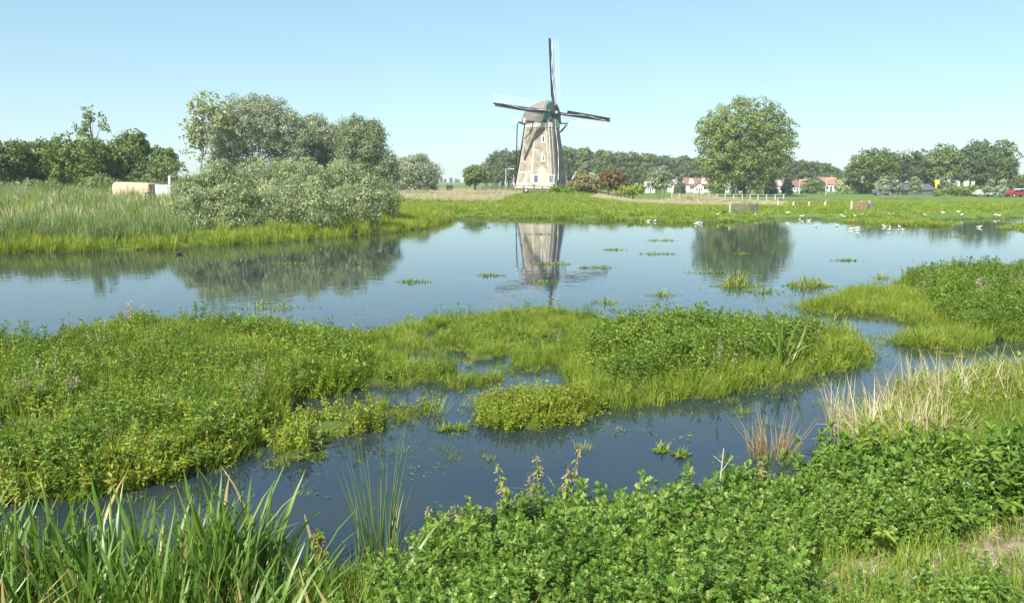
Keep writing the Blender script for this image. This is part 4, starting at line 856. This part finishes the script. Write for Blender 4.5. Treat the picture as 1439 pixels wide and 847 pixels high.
for px, py in onw: bird('gull', 'white gull floating on the water off the far shore', 'bird', px, py, M['gull'], M['gullwing'] if rb.random() < .6 else M['gull'], rb.uniform(0, 6.3), .31, 'gulls floating on the water', True)
for px, py in ong: bird('gull', 'white gull standing on the grass of the far shore', 'bird', px, py, M['gull'], M['gullwing'] if rb.random() < .5 else M['gull'], rb.uniform(0, 6.3), .31, 'gulls standing on the far shore')
bird('duck', 'dark duck standing on the shore near the floating gulls', 'bird', 930, 302, M['duck'], M['duck'], .3, .5); bird('duck', 'dark duck resting on the shore below the debris heap', 'bird', 1017, 301, M['duck'], M['duck'], 2.5, .45)
bird('moorhen', 'dark moorhen swimming off the left reed bank', 'bird', 251, 357.5, M['duck'], M['duck'], 3.0, .36, None, True)

# ================================================================== GROUND COVER
def protos(fn, seeds, *a, **k): return [proto(fn(s, *a, **k)) for s in seeds]
PR = {}
PR['grass'] = protos(tuft, (1, 2, 3), 46, .13, .34, .0075, .5, 1.3, M['grass'])
PR['grassy'] = protos(tuft, (4, 5, 6), 50, .15, .30, .0075, .5, 1.3, M['grassy'])
PR['fine'] = protos(tuft, (7, 8), 60, .16, .22, .0065, .6, 1.5, M['grass'])
PR['sedge'] = protos(tuft, (9, 10, 11), 44, .28, 1.0, .026, .35, 1.0, M['grassy'])
PR['reedb'] = protos(tuft, (12, 13, 14), 50, .38, 1.45, .034, .3, 1.0, M['bluereed'])
PR['far'] = protos(tuft, (15, 16, 17), 40, .55, .34, .05, .6, 1.3, M['grass']) + protos(tuft, (18, 19), 40, .55, .34, .05, .6, 1.3, M['grassy'])
PR['straw'] = protos(tuft, (20, 21, 22), 44, .5, .95, .045, .5, 1.3, M['straw'])
PR['dry'] = protos(tuft, (23, 24, 25), 42, .2, .72, .011, .7, 2.9, M['dry'], 4, .25) + protos(tuft, (26, 27, 28), 40, .16, .6, .009, .5, 1.7, M['grass'], 4)
PR['weed'] = protos(herb, (31, 32, 33, 34, 35), 4, .11, .36, .058, .029, 36, M['weed'], LOBED, elev=.9, dead=.07)
PR['weedl'] = protos(herb, (131, 132), 5, .12, .34, .045, .022, 38, M['weed'], LOBED, elev=1.0, dead=.07)
PR['weedbig'] = protos(herb, (36, 37), 4, .11, .40, .095, .05, 22, M['dark'], LANCE, elev=.5)
PR['herb'] = protos(herb, (41, 42, 43, 44), 5, .14, .54, .088, .029, 30, M['herb'], LANCE, elev=.6)
PR['herbs'] = protos(herb, (145,), 5, .13, .34, .055, .02, 30, M['weed'], LANCE, elev=.7, dead=.1)
PR['herby'] = protos(herb, (45, 46, 47), 6, .12, .30, .07, .03, 16, M['yellowherb'], LANCE, elev=.8)
PR['creeper'] = protos(herb, (48, 49), 7, .15, .17, .055, .026, 12, M['yellowherb'], LANCE, elev=.8)
PR['blade'] = protos(tuft, (51, 52), 14, .12, .62, .024, .35, 1.0, M['reed'], 4, .02)
PR['float'] = protos(herb, (55, 56), 9, .22, .03, .06, .03, 7, M['grass'], RHOMB, elev=0)
PR['litter'] = protos(tuft, (57, 58), 22, .16, .15, .007, 1.6, 1.6, M['dry'], 3, lo0=1.25)

LREED = poly([(-60, 905), (-60, 850), (0, 845), (200, 838), (330, 830), (385, 824), (390, 850), (330, 890), (100, 905)], .1)
def seedhead(seed, m):
    r = np.random.default_rng(seed); lb = LB(); k = 4; a = r.uniform(0, 6.28, k); base = np.stack([.08 * np.cos(a), .08 * np.sin(a), 0 * a], 1); Ln = r.uniform(.5, .85, k)
    lb.put(blades(r, base, a, Ln, .007, .05, .18, 3, [1, .9, .7, .5]), np.full(k, .3))
    for i in range(k):
        n = 26; u = r.uniform(.75, 1.02, n); h = np.array([cos(a[i]), sin(a[i]), 0]); pos = base[i] + (h * .12 + np.array([0, 0, .98])) * (Ln[i] * u)[:, None] + r.normal(0, .012, (n, 3)); lb.put(place(RHOMB, pos, rdir(r, n, -.3, 1), rdir(r, n), .035, .016), val(r, n, .1), 1)
    return lb.mesh('seedhead', [M['stem'], m])
M['pinkseed'] = leaf_mat('pinkish_seed', (.30, .21, .16), (.46, .37, .28), trans=.2)
PR['seedy'] = protos(seedhead, (151, 152, 153), M['pinkseed']) + protos(seedhead, (154,), M['seed'])
# near bank (bases projected on about the bank's height)
Z = .25
WEED = np.vstack([GP([(560, 860), (610, 812), (665, 785), (760, 764), (900, 748), (1050, 728), (1125, 712), (1175, 715), (1300, 722), (1360, 742), (1330, 768), (1250, 778), (1160, 772), (1115, 795), (1105, 880)]), np.array([(1.25, 3.4), (1.0, 2.0), (-.6, 2.0), (-.7, 3.5)])])
scatter('bank_weeds', 'dense low bright green lobed-leaf weeds covering the near bank', 'weeds', [WEED], 150, PR['weed'] * 2 + PR['weedl'] * 2 + PR['herbs'], .7, 1.2, .25, cs=.3, seed=2, lump=.42, clump=.1)
scatter('bank_grass', 'grass blades poking up between the bank weeds', 'grass', [WEED], 10, PR['grass'], .7, 1.2, .2, cs=.5, seed=3)
DOCK = GP([(1120, 712), (1150, 672), (1240, 662), (1335, 656), (1345, 668), (1439, 672), (1620, 672), (1620, 712), (1439, 722), (1360, 745), (1300, 726), (1180, 718)])
scatter('bank_docks', 'dark broad-leaved docks and nettles behind the bank weeds', 'weeds', [DOCK], 75, PR['weedbig'] + PR['herb'][:1], .75, 1.2, .2, cs=.5, seed=4)
RG = GP([(1325, 656), (1345, 606), (1439, 592), (1620, 580), (1620, 668), (1439, 670)])
scatter('bank_lawn', 'soft fresh green grass on the bank edge beside the dry sedge', 'grass', [RG], 150, PR['grass'] + PR['fine'], .8, 1.2, .15, seed=5)
LOWR = np.vstack([GP([(1105, 862), (1200, 858), (1300, 850), (1439, 852), (1600, 850)]), np.array([(3.5, 2.0), (1.0, 2.0)])])
scatter('corner_weeds', 'weeds and grass growing along the bare soil patch', 'weeds', [LOWR], 95, PR['weed'] + PR['grass'][:2], .5, .9, .2, cs=.4, clump=.25, seed=6)
scatter('soil_straw', 'dry straw and sparse grass lying on the bare soil', 'straw', SOIL, 70, PR['litter'] * 5 + PR['fine'], .6, 1.1, .08, seed=7)
scatter('soil_tufts', 'small green tufts on the bare soil', 'grass', SOIL, 6, PR['grass'] + PR['weed'][:1], .4, .8, .2, seed=8)
LB_ = poly([(-300, 1100), (-300, 850), (0, 842), (200, 836), (400, 822), (500, 810), (600, 797), (640, 790), (560, 870), (540, 1100)], .15)
scatter('waterside_grass', 'mixed waterside grass between the reeds and the weeds', 'grass', [LB_], 75, PR['grass'] + PR['blade'][:1] + PR['fine'], .6, 1.15, .25, cs=.5, seed=9, keep=lambda x, y, r: ~inside(LREED, x, y) | (r.random(len(x)) < .35))
scatter('waterside_reeds', 'short broad reed leaves crowding the waterside', 'reeds', [poly([(-300, 1000), (-300, 858), (0, 848), (200, 842), (380, 830), (390, 880), (380, 1000)], .1)], 34, PR['blade'], .8, 1.35, .2, seed=10)
DRYB = GP([(1205, 640), (1232, 622), (1262, 578), (1350, 552), (1450, 535), (1700, 514), (1700, 575), (1439, 590), (1345, 606), (1325, 656), (1240, 662)])
scatter('dry_sedge', 'bleached dry sedge mixed with green grass along the bank edge', 'sedge', [DRYB], 36, PR['dry'] + PR['dry'][:1] + PR['dry'][3:] + PR['grassy'][:2] + PR['grass'][:1], .55, 1.0, .2, cs=.6, seed=11)
scatter('bleached_sedge', 'fuller bleached straw-coloured sedge at the water edge beside the tussock', 'sedge', [GP([(1200, 640), (1235, 615), (1262, 578), (1350, 552), (1350, 590), (1300, 640), (1240, 655)])], 20, PR['dry'][:3], .6, 1.0, .25, cs=.4, lump=.3, seed=67)
scatter('sedge_herbs', 'yellowish herbs growing through the dry sedge', 'herbs', [DRYB], 48, PR['herby'] + PR['grassy'][:1], .8, 1.4, .2, seed=12)
BANK = np.array([(-7, 1.2), (9, 1.2), (15, 14), (6, 12), (2.5, 8.5), (-7, 6)])
scatter('bank_turf', 'short turf covering the rest of the near bank', 'grass', [BANK], 95, PR['grass'] + PR['fine'] * 2 + PR['weedl'][:1], .5, 1.0, .2, cs=.6, lump=.35, seed=66, minh=.05,
        keep=lambda x, y, r: inside(NEAR, x, y) & ~(inside(WEED, x, y) | inside(DOCK, x, y) | inside(DRYB, x, y) | inside(LB_, x, y) | inside(SOIL[0], x, y) | inside(RG, x, y) | inside(LREED, x, y)))
# islets
I = ISL
scatter('islet_herbs', 'tall dark green herbs covering the left islet', 'herbs', [I['left']], 62, PR['herb'], .4, .85, .25, clump=.4, cs=.8, lump=.35, seed=13)
scatter('islet_grass', 'bright grass and low herbs filling the left islet', 'grass', [I['left']], 95, PR['grass'] * 2 + PR['grassy'] + PR['herby'] + PR['fine'], .7, 1.2, .25, cs=.6, seed=14, edge=.3, lump=.35)
FR = poly([(-300, 703), (60, 705), (150, 695), (240, 672), (300, 654), (352, 629), (374, 597), (340, 590), (300, 625), (200, 652), (60, 672), (-300, 672)])
scatter('islet_rim_herbs', 'yellow-green small-leaved herbs along the rim of the left islet', 'herbs', [FR], 150, PR['herby'] + PR['creeper'] + PR['grass'][:1] + PR['herbs'], .6, 1.05, .25, seed=15, edge=.15, minh=-.4, zoff=.0)
scatter('low_islet_grass', 'low bright green grass on the middle islet', 'grass', [I['mid']], 105, PR['grass'] * 2 + PR['grassy'] * 2 + PR['fine'] * 2, .35, .75, .25, clump=.34, cs=.55, lump=.35, seed=16, edge=.35, minh=-.2)
scatter('low_islet_herbs', 'scattered leafy herbs on the middle islet', 'herbs', [I['mid']], 12, PR['herb'] + PR['herby'], .4, .7, .2, clump=.45, cs=.9, seed=17)
RH = poly([(815, 505), (845, 560), (1000, 548), (1090, 528), (1160, 508), (1150, 478), (1000, 466), (900, 463), (840, 478)])
scatter('round_islet_herbs', 'dense leafy herbs crowning the rounded islet', 'herbs', [RH], 85, PR['herb'], .6, .98, .22, cs=.6, seed=18, lump=.32, clump=.1, keep=lambda x, y, r: r.random(len(x)) < smooth(-.05, .75, sdist(RH, x, y)))
scatter('round_islet_grass', 'bright sedgy grass round the edge of the rounded islet', 'grass', [I['right']], 70, PR['grassy'] + PR['grass'] + PR['herby'][:1] + PR['fine'], .6, 1.05, .25, cs=.6, lump=.35, seed=19, edge=.35, minh=-.2)
scatter('yellow_islet_herbs', 'yellow-green creeping herbs on the small flat islet', 'herbs', [I['yellow']], 190, PR['herby'] + PR['creeper'] + PR['grassy'][:1], .45, .95, .25, clump=.2, cs=.35, lump=.4, seed=20, edge=.2, minh=-.25)
scatter('sprig_islet_herbs', 'thin yellow-green herbs standing in shallow water', 'herbs', [I['sprig'], I['sprig2']], 60, PR['herby'] + PR['grassy'][:1] + PR['creeper'], .55, 1.1, .25, clump=.42, cs=.45, seed=21, edge=.12, minh=-.3)
scatter('east_islet_herbs', 'dark green leafy herbs on the islet by the dry sedge bank', 'herbs', [I['east']], 42, PR['herb'], .6, 1.0, .22, cs=.9, seed=22, lump=.32, clump=.15)
scatter('east_islet_grass', 'yellow-green grass fringing the herb islet', 'grass', [I['east'], I['east_low'], I['east_yel']], 62, PR['grassy'] + PR['grass'] + PR['creeper'][:1], .6, 1.05, .25, clump=.28, cs=1.0, seed=23, edge=.3, minh=-.3)
scatter('seeding_stalks', 'thin pinkish seeding stalks rising above the islet herbs', 'herbs', [I['left'], I['right'], I['east']], 0.55, PR['seedy'], .6, .95, .15, clump=.5, cs=.9, seed=61)
def fringe(x, y, r):
    d = np.full(len(x), -9.0)
    for k_, pl in ISL.items(): d = np.maximum(d, sdist(pl, x, y))
    return (d < .15) & (r.random(len(x)) < np.exp(d * 1.25)) & (sdist(NEAR, x, y) < -.1)
WET = np.array([(-14, 6.3), (14, 7.5), (16, 26), (-16, 16)])
HS = HOLES; HOLES = []
scatter('shallow_sprigs', 'scattered low shoots standing in the shallow water round the islets', 'weeds', [WET], 32, PR['fine'] + PR['creeper'] + PR['grassy'][:1], .22, .6, .3, clump=.3, cs=.5, seed=62, minh=-9, keep=fringe)
scatter('floating_weed', 'small floating leaves drifting on the water round the islets', 'weeds', [WET], 34, PR['float'], .25, .7, .0, clump=.42, cs=.7, seed=63, minh=-9, zoff=.045, keep=fringe)
scatter('drifting_scraps', 'tiny leaf scraps drifting in the dark channel', 'weeds', [poly([(350, 800), (420, 640), (560, 610), (900, 590), (1100, 640), (1060, 705), (700, 740), (500, 790)])], 9, PR['float'][:1], .06, .22, .0, clump=.35, cs=.8, seed=65, minh=-9, zoff=.045, maxn=4000)
scatter('pool_sprigs', 'thin shoots standing in the little pools of the islets', 'weeds', HS, 14, PR['fine'] + PR['creeper'][:1], .3, .6, .3, seed=64, minh=-9)
HOLES = HS
# far banks
def left_bank(x, y, r): return sdist(FAR, x, y) < 16
LBK = np.vstack([poly([(-300, 362), (0, 355.5), (120, 354.5), (230, 350.5), (330, 343.5), (420, 338.5), (520, 329.5), (590, 321.5), (630, 311), (635, 300), (560, 292)]), np.array([(-40, 60), (-60, 62)])])
scatter('bank_sedge', 'bright yellow-green sedge lining the water below the willows', 'sedge', [LBK], 10, PR['sedge'], .32, .72, .15, cs=2, lump=.3, seed=24, minh=-.12, edge=.4, keep=lambda x, y, r: (sdist(FAR, x, y) < 1.6 + 5.5 * smooth(-14, -6, x)))
scatter('reed_bed', 'tall blue-green reeds standing between the left meadow and the water', 'reeds', [LBK], 5.5, PR['reedb'], .42, .82, .12, cs=3, seed=25, keep=lambda x, y, r: (sdist(FAR, x, y) > 1.1) & (sdist(FAR, x, y) < 8) & (x < -.375 * y))
LM = np.array([(-75, 40), (-17.5, 44), (-23, 58), (-12, 62), (-12, 100), (-75, 100)])
scatter('left_meadow_grass', 'rough tall meadow grass between the reed bed and the orchard', 'grass', [LM], 4.6, PR['far'] + PR['sedge'][:1] + PR['reedb'][:1] + PR['straw'][:1], .5, 1.25, .15, lump=.35, clump=.1, cs=5, seed=26)
FM = np.array([(-12, 58), (60, 56), (100, 130), (100, 150), (-40, 150), (-20, 90)])
scatter('meadow_grass', 'rough green meadow grass between the far shore and the mill', 'grass', [FM], 3.2, PR['far'], .45, .95, .15, cs=6, seed=27, keep=lambda x, y, r: r.random(len(x)) < 1 - .75 * smooth(8, 22, x) * smooth(16, 6, sdist(FAR, x, y)))
scatter('shore_sedge', 'bright sedge tufts along the far shore', 'sedge', [np.array([(-8, 62), (60, 58), (60, 80), (-12, 90)])], 2.4, PR['sedge'], .25, .6, .15, clump=.35, cs=5, seed=28, keep=lambda x, y, r: (sdist(FAR, x, y) < 14) & (sdist(FAR, x, y) > 3 + 3 * r.random(len(x))) & (x < 12 + 8 * r.random(len(x))))
scatter('spit_grass', 'low grass on the spits of the far shore', 'grass', [I['spit'], I['spit2']], 4, PR['far'], .4, .8, .15, seed=29, edge=1.0, minh=-.2)
scatter('dried_reeds', 'pinkish tan strip of dried cut reeds before the mill', 'reeds', DRYP, 4.2, PR['straw'], .25, .6, .2, clump=.22, cs=5, seed=30)

# ------------------------------------------------------------------ single plants
def blade_mesh(r, Ln, W, th0, th1, v):
    V, Fs, nv = blades(r, np.zeros((1, 3)), np.array([0.0]), Ln, W, th0, th1, 6, [.7, .95, 1, .95, .8, .5, .04], .2)
    # slight keel: thickness from a raised midrib
    V = V.reshape(7, 2, 3); mid = V.mean(1) + np.array([-1, 0, 0]) * W * .16; out = np.concatenate([V[:, :1], mid[:, None], V[:, 1:]], 1).reshape(-1, 3); f = []
    for i in range(6):
        for c in (0, 1): a = 3 * i + c; f += [(a, a + 1, a + 4), (a, a + 4, a + 3)]
    return mesh('leaf', out, np.array(f), M['reed'], np.full(len(out), v))
rl = np.random.default_rng(77)
LEAVES = [blade_mesh(rl, 1.0, .030 * q * 1.35, a, b_, v) for q, a, b_, v in ((1, .05, .25, .3), (1.1, .1, .5, .8), (.9, .05, .9, .5), (1.2, .15, .35, .1), (1, .1, 1.5, .95), (.8, .2, 1.1, 1.3), (1.1, 0, .15, .6), (1, .1, .7, .4))]
def leafy(name, label, base, n, ln, tilt, seed, cat='plant', group=None, wscale=1.0):
    r = random.Random(seed); t = thing(name, label, cat, base, 0, group)
    for k in range(n):
        o = link('leaf', LEAVES[r.randrange(len(LEAVES))], t, (r.gauss(0, .03), r.gauss(0, .03), -.03), (r.gauss(0, tilt), r.gauss(0, tilt), r.uniform(0, 6.28))); s = ln * r.uniform(.6, 1.1); o.scale = (s * wscale, s * wscale, s)
    return t
rr_ = random.Random(9)
k = 0
while k < 40:
    x = rr_.uniform(LREED[:, 0].min(), LREED[:, 0].max()); y = rr_.uniform(LREED[:, 1].min(), LREED[:, 1].max())
    if not inside(LREED, np.array([x]), np.array([y]))[0]: continue
    leafy('reed_plant', 'broad-bladed green reed plant in the dense clump at the near water edge', (x, y, max(hz(x, y), -.05)), rr_.randint(7, 10), rr_.uniform(.62, .95), .17, 400 + k, 'reed', 'reed plants in the near clump'); k += 1
p = P(1098, 527); leafy('iris_plant', 'clump of upright sword-shaped yellow-green leaves rising from the rounded islet', (p[0], p[1], 0), 22, .85, .2, 501, wscale=1.3)
p = P(60, 560); leafy('iris_plant', 'arching sword-leaved plant among herbs of the left islet near open water', (p[0], p[1], 0), 12, .6, .3, 502)
p = P(775, 752, .05); leafy('iris_plant', 'few upright sword leaves behind the seeding nettle at the bank weeds', (p[0] + .12, p[1] + .1, 0), 8, .68, .12, 503)
p = P(720, 772, .05); leafy('iris_plant', 'three upright sword leaves between the seeding nettles', (p[0] - .1, p[1] + .1, 0), 4, .55, .14, 504)
def rush(name, label, base, nst, nb, hh, m, seed, spread=.25, tuft_h=.55, rad=.16, wd=.009):
    r = np.random.default_rng(seed); t = thing(name, label, 'plant', base)
    link('foliage', tuft(seed, nb, rad, tuft_h, wd * .9, spread * 1.3, .9, m, 4, .2), t)
    for i in range(nst):
        a = r.uniform(0, 6.28); q = rad * .7 * math.sqrt(r.random()); L0 = hh * r.uniform(.6, 1.08); th = abs(r.normal(0, spread)); b = np.array([q * cos(a), q * sin(a), -.05]); d = np.array([cos(a) * sin(th), sin(a) * sin(th), cos(th)])
        MB().tube([b, b + d * L0 * .5, b + d * L0 + np.array([cos(a), sin(a), -.2]) * L0 * .04], [wd * .55, wd * .45, wd * .12], 4).build('stalk', M['rushstalk'] if m is not M['russet'] else M['russetstalk'], t)
    return t
M['rushstalk'] = mat('rush_stalk', (.085, .15, .04), .5, (.14, .20, .06), 8); M['russetstalk'] = mat('russet_rush_stalk', (.30, .17, .08), .6, (.38, .30, .14), 8)
p = P(535, 806); rush('rush_clump', 'tall thin dark green rush clump rising from the near waterside', (p[0], p[1], 0), 26, 70, 1.12, M['reed'], 601, .17)
p = P(1085, 642); rush('russet_rush_clump', 'russet brown dried rush tussock standing in the water', (p[0], p[1], -.03), 30, 120, .62, M['russet'], 602, .5, .42, .24, .007)
p = P(1188, 612); t = rush('bleached_sedge_tussock', 'pale bleached sedge tussock beside the russet rushes', (p[0], p[1], 0), 5, 120, .7, M['dry'], 603, .3, .7, .2, .010)
def nettle(label, px, py, h, seed):
    p = P(px, py, .05); r = np.random.default_rng(seed); t = thing('nettle_plant', label, 'plant', (p[0], p[1], max(hz(p[0], p[1]), 0))); nst = 3
    for s in range(nst):
        a = r.uniform(0, 6.28); b = np.array([cos(a) * .05, sin(a) * .05, -.03]); th = r.uniform(.02, .22); tip = b + h * r.uniform(.7, 1.05) * np.array([cos(a) * sin(th), sin(a) * sin(th), cos(th)])
        MB().tube([b, (b + tip) / 2, tip], [.007, .006, .003], 5).build('stem', M['stem'], t); lb = LB(); n = 26; u = np.sort(r.uniform(.15, 1, n)); pos = b + (tip - b) * u[:, None]; an = np.arange(n) * pi / 2 + r.normal(0, .2, n); el = r.normal(-.35, .25, n)
        d = np.stack([np.cos(an) * np.cos(el), np.sin(an) * np.cos(el), np.sin(el)], 1); Ln = .10 * (1.1 - .6 * u) * r.uniform(.7, 1.2, n); lb.put(place(LANCE, pos, d, np.array([0, 0, 1.0]) + r.normal(0, .3, (n, 3)), Ln, Ln * .5), val(r, n, .15)); link('foliage', lb.mesh('foliage', M['yellowherb']), t)
        lb = LB(); n = 60; u = r.uniform(.5, 1, n); pos = b + (tip - b) * u[:, None] + r.normal(0, .014, (n, 3)); d = rdir(r, n, -1, -.1); lb.put(place(RHOMB, pos, d, rdir(r, n), .035 * r.uniform(.6, 1.4, n), .013), val(r, n, .1)); link('seed_cluster', lb.mesh('seed_cluster', M['seed']), t)
for lab, px, py, h, sd in (('tallest seeding nettle with brown tassels at the water edge of the bank weeds', 775, 762, .72, 701), ('shorter seeding nettle leaning beside the tallest nettle', 735, 770, .55, 702), ('seeding nettle rooted where weeds meet the dark water', 660, 790, .42, 703), ('seeding nettle between the rush clump and the weeds', 622, 806, .4, 704), ('reddish seeding nettle on the reed side of the rush clump', 460, 822, .38, 705), ('slender nettle sprig rising above the weeds near the russet rushes', 1050, 738, .42, 706)): nettle(lab, px, py, h * 1.25, sd)
def dock(label, px, py, z, n, ln, seed):
    p = P(px, py, z); r = np.random.default_rng(seed); t = thing('dock_plant', label, 'plant', (p[0], p[1], hz(p[0], p[1]) + .22))
    for k in range(n):
        a = 2 * pi * k / n + r.normal(0, .2); el = r.uniform(.15, .7); s = .6 * ln * r.uniform(.7, 1.15); u = np.linspace(0, 1, 7); V = []; 
        for q in u:
            w_ = s * .19 * math.sin(pi * min(1, q * .93 + .05)) ** .75; c = np.array([cos(a), sin(a), 0]) * s * q + np.array([0, 0, s * (q * math.tan(el) * .6 - .5 * q * q)]); sd = np.array([-sin(a), cos(a), 0]); V += [c - sd * w_ + [0, 0, .02], c, c + sd * w_ + [0, 0, .02 + .01 * math.sin(q * 9)]]
        f = []
        for i in range(6):
            for c in (0, 1): b = 3 * i + c; f += [(b, b + 1, b + 4), (b, b + 4, b + 3)]
        link('leaf', mesh('leaf', np.array(V), np.array(f), M['herb'], np.full(len(V), r.uniform(.3, 1))), t)
dock('broad-leaved dock rosette among the near weeds', 960, 850, .55, 9, .26, 801); dock('broad-leaved dock beside the bare soil', 1420, 705, .6, 10, .2, 802); dock('small dock rosette at the soil edge under the weeds', 1240, 765, .45, 7, .14, 803); dock('dock plant at the fresh grass edge', 1390, 650, .6, 8, .26, 804)
# dead white stalk
p = P(1008, 735, .1); t = thing('dead_stalk', 'thin bleached dead stalk sticking out of the weeds', 'plant', (p[0], p[1], .1))
MB().tube([(0, 0, 0), (.01, 0, .35), (.03, 0, .62)], [.006, .005, .003], 5).build('stem', M['palepost'], t); MB().tube([(.012, 0, .42), (.09, .02, .52)], [.003, .002], 4).build('twig', M['palepost'], t); MB().tube([(.02, 0, .5), (-.05, .0, .56)], [.003, .002], 4).build('twig', M['palepost'], t)
# flat tufts and weed patches in the open water
def patch_thing(label, px, py, wpx, kind, seed, dens=1.0, dep=.35):
    p = P(px, py); s = p[1] / F; hw = wpx * s; hd = max(.25, hw * dep) if wpx > 10 else hw * .8; r = np.random.default_rng(seed); t = thing('water_weed_patch', label, 'weeds', (p[0], p[1], 0)); lb = LB()
    n = int(min(1500, (70 if dens < 1.3 else 260) * dens * hw * hd * pi + 40)); a = r.uniform(0, 6.28, n); q = np.sqrt(r.random(n)) * (1 + .25 * np.sin(a * 3 + seed)); base = np.stack([q * np.cos(a) * hw, q * np.sin(a) * hd, 0 * a - .02], 1); hgt = np.clip(1.15 - q, .15, 1)
    if wpx <= 10: ln, wd = .13 * r.uniform(.5, 1.2, n), .012
    elif kind == 'tuft': ln, wd = (.34 if dens < 1.3 else .52) * hgt * r.uniform(.5, 1.2, n), .018
    else: ln, wd = .12 * r.uniform(.5, 1.2, n), .03
    lb.put(blades(r, base, r.uniform(0, 6.28, n), ln, wd, r.uniform(0, .7, n), r.uniform(.5, 1.6, n), 3, [.8, 1, .7, .1]), val(r, n, .06)); link('foliage', lb.mesh('foliage', M['grassy'] if kind == 'tuft' else M['grass']), t)
    lb = LB(); n2 = n // 2; a = r.uniform(0, 6.28, n2); q = np.sqrt(r.random(n2)) * 1.25; pos = np.stack([q * np.cos(a) * hw, q * np.sin(a) * hd, np.full(n2, .012)], 1); d = rdir(r, n2, -.02, .02); lb.put(place(RHOMB, pos, d, np.array([0, 0, 1.0]) + 0 * pos, .10, .06), val(r, n2, .05)); link('floating_leaf', lb.mesh('floating_leaf', M['grass']), t)['kind'] = 'stuff'
for i, (lab, px, py, wp, kd, dn) in enumerate([
    ('rounded grass tussock standing alone in the water beside the poplar reflection', 1135, 402, 34, 'tuft', 1.6), ('brownish green grass tuft in the poplar reflection', 1036, 402, 30, 'tuft', 1.4), ('low grass tuft just in front of the tuft in the poplar reflection', 1070, 410, 28, 'tuft', 1.0),
    ('flat green weed patch lying across the poplar reflection', 1010, 383, 40, 'flat', 1.0), ('small weed patch in the upper poplar reflection', 1037, 357, 17, 'flat', .8), ('thin weed streak in open water before the gulls', 925, 357, 26, 'flat', .8),
    ('thin weed streak between mill and poplar reflections', 862, 351, 16, 'flat', .8), ('long thin weed streak under the far shore', 930, 338, 22, 'flat', .6), ('weed patch across the mill tower reflection', 775, 371, 24, 'flat', 1.0),
    ('weed streak beside the mill reflection', 838, 376, 22, 'flat', .8), ('weed streak on the windows of the mill reflection', 762, 329, 30, 'flat', .5), ('weed streak crossing the cap of the mill reflection', 765, 396, 20, 'flat', .6),
    ('small weed patch in the water between willow and mill reflections', 690, 387, 17, 'flat', .9), ('green weed patch at the tip of the willow reflection', 583, 396, 22, 'flat', 1.0), ('low grass patch below the willow reflection near the left islet', 385, 432, 55, 'tuft', .7),
    ('faint weed patch inside the willow reflection', 412, 371, 24, 'flat', .7), ('weed patch close to the sedge point', 672, 320, 22, 'flat', .8), ('thin weed streak in open water toward the herb islet', 1190, 366, 20, 'flat', .6),
    ('sparse seeding weed tuft standing before the rounded islet', 932, 415, 20, 'tuft', .4), ('thin weed tuft between the middle and rounded islets', 850, 425, 16, 'tuft', .4), ('small weed tuft before the herb islet', 1240, 390, 12, 'tuft', .5),
    ('small weed tuft near the low grass spit of the herb islet', 1175, 455, 20, 'tuft', .4), ('low weed tuft between rounded islet and herb islet', 1195, 468, 18, 'tuft', .4), ('weed streak at the herb islet edge', 1320, 380, 20, 'flat', .7), ('weed streak in the tree reflection under the far spit', 1350, 333, 22, 'flat', .6),
    ('tiny leafy sprig in the dark open water', 930, 633, 7, 'tuft', .5), ('tiny leafy sprig beside another in the dark open water', 958, 641, 8, 'tuft', .5), ('small yellowish sprig near the flat yellow islet', 626, 604, 9, 'tuft', .8), ('smaller yellowish sprig closest to the flat yellow islet', 648, 602, 6, 'tuft', .8)]): patch_thing(lab, px, py, wp, kd, 900 + i, dn)

# ================================================================== HAZE
m, n, o = new_mat('thin_haze'); pv = n.nodes.new('ShaderNodeVolumePrincipled'); pv.inputs['Color'].default_value = (.90, .95, 1, 1); pv.inputs['Density'].default_value = .00036; pv.inputs['Anisotropy'].default_value = 0
L(n, pv.outputs[0], o.inputs['Volume'])
hb = MB().box((0, 0, 13.5), (3300, 3300, 34)).build('haze', m); tag(hb, 'thin pale summer haze over the whole meadow', 'haze', None, 'stuff')
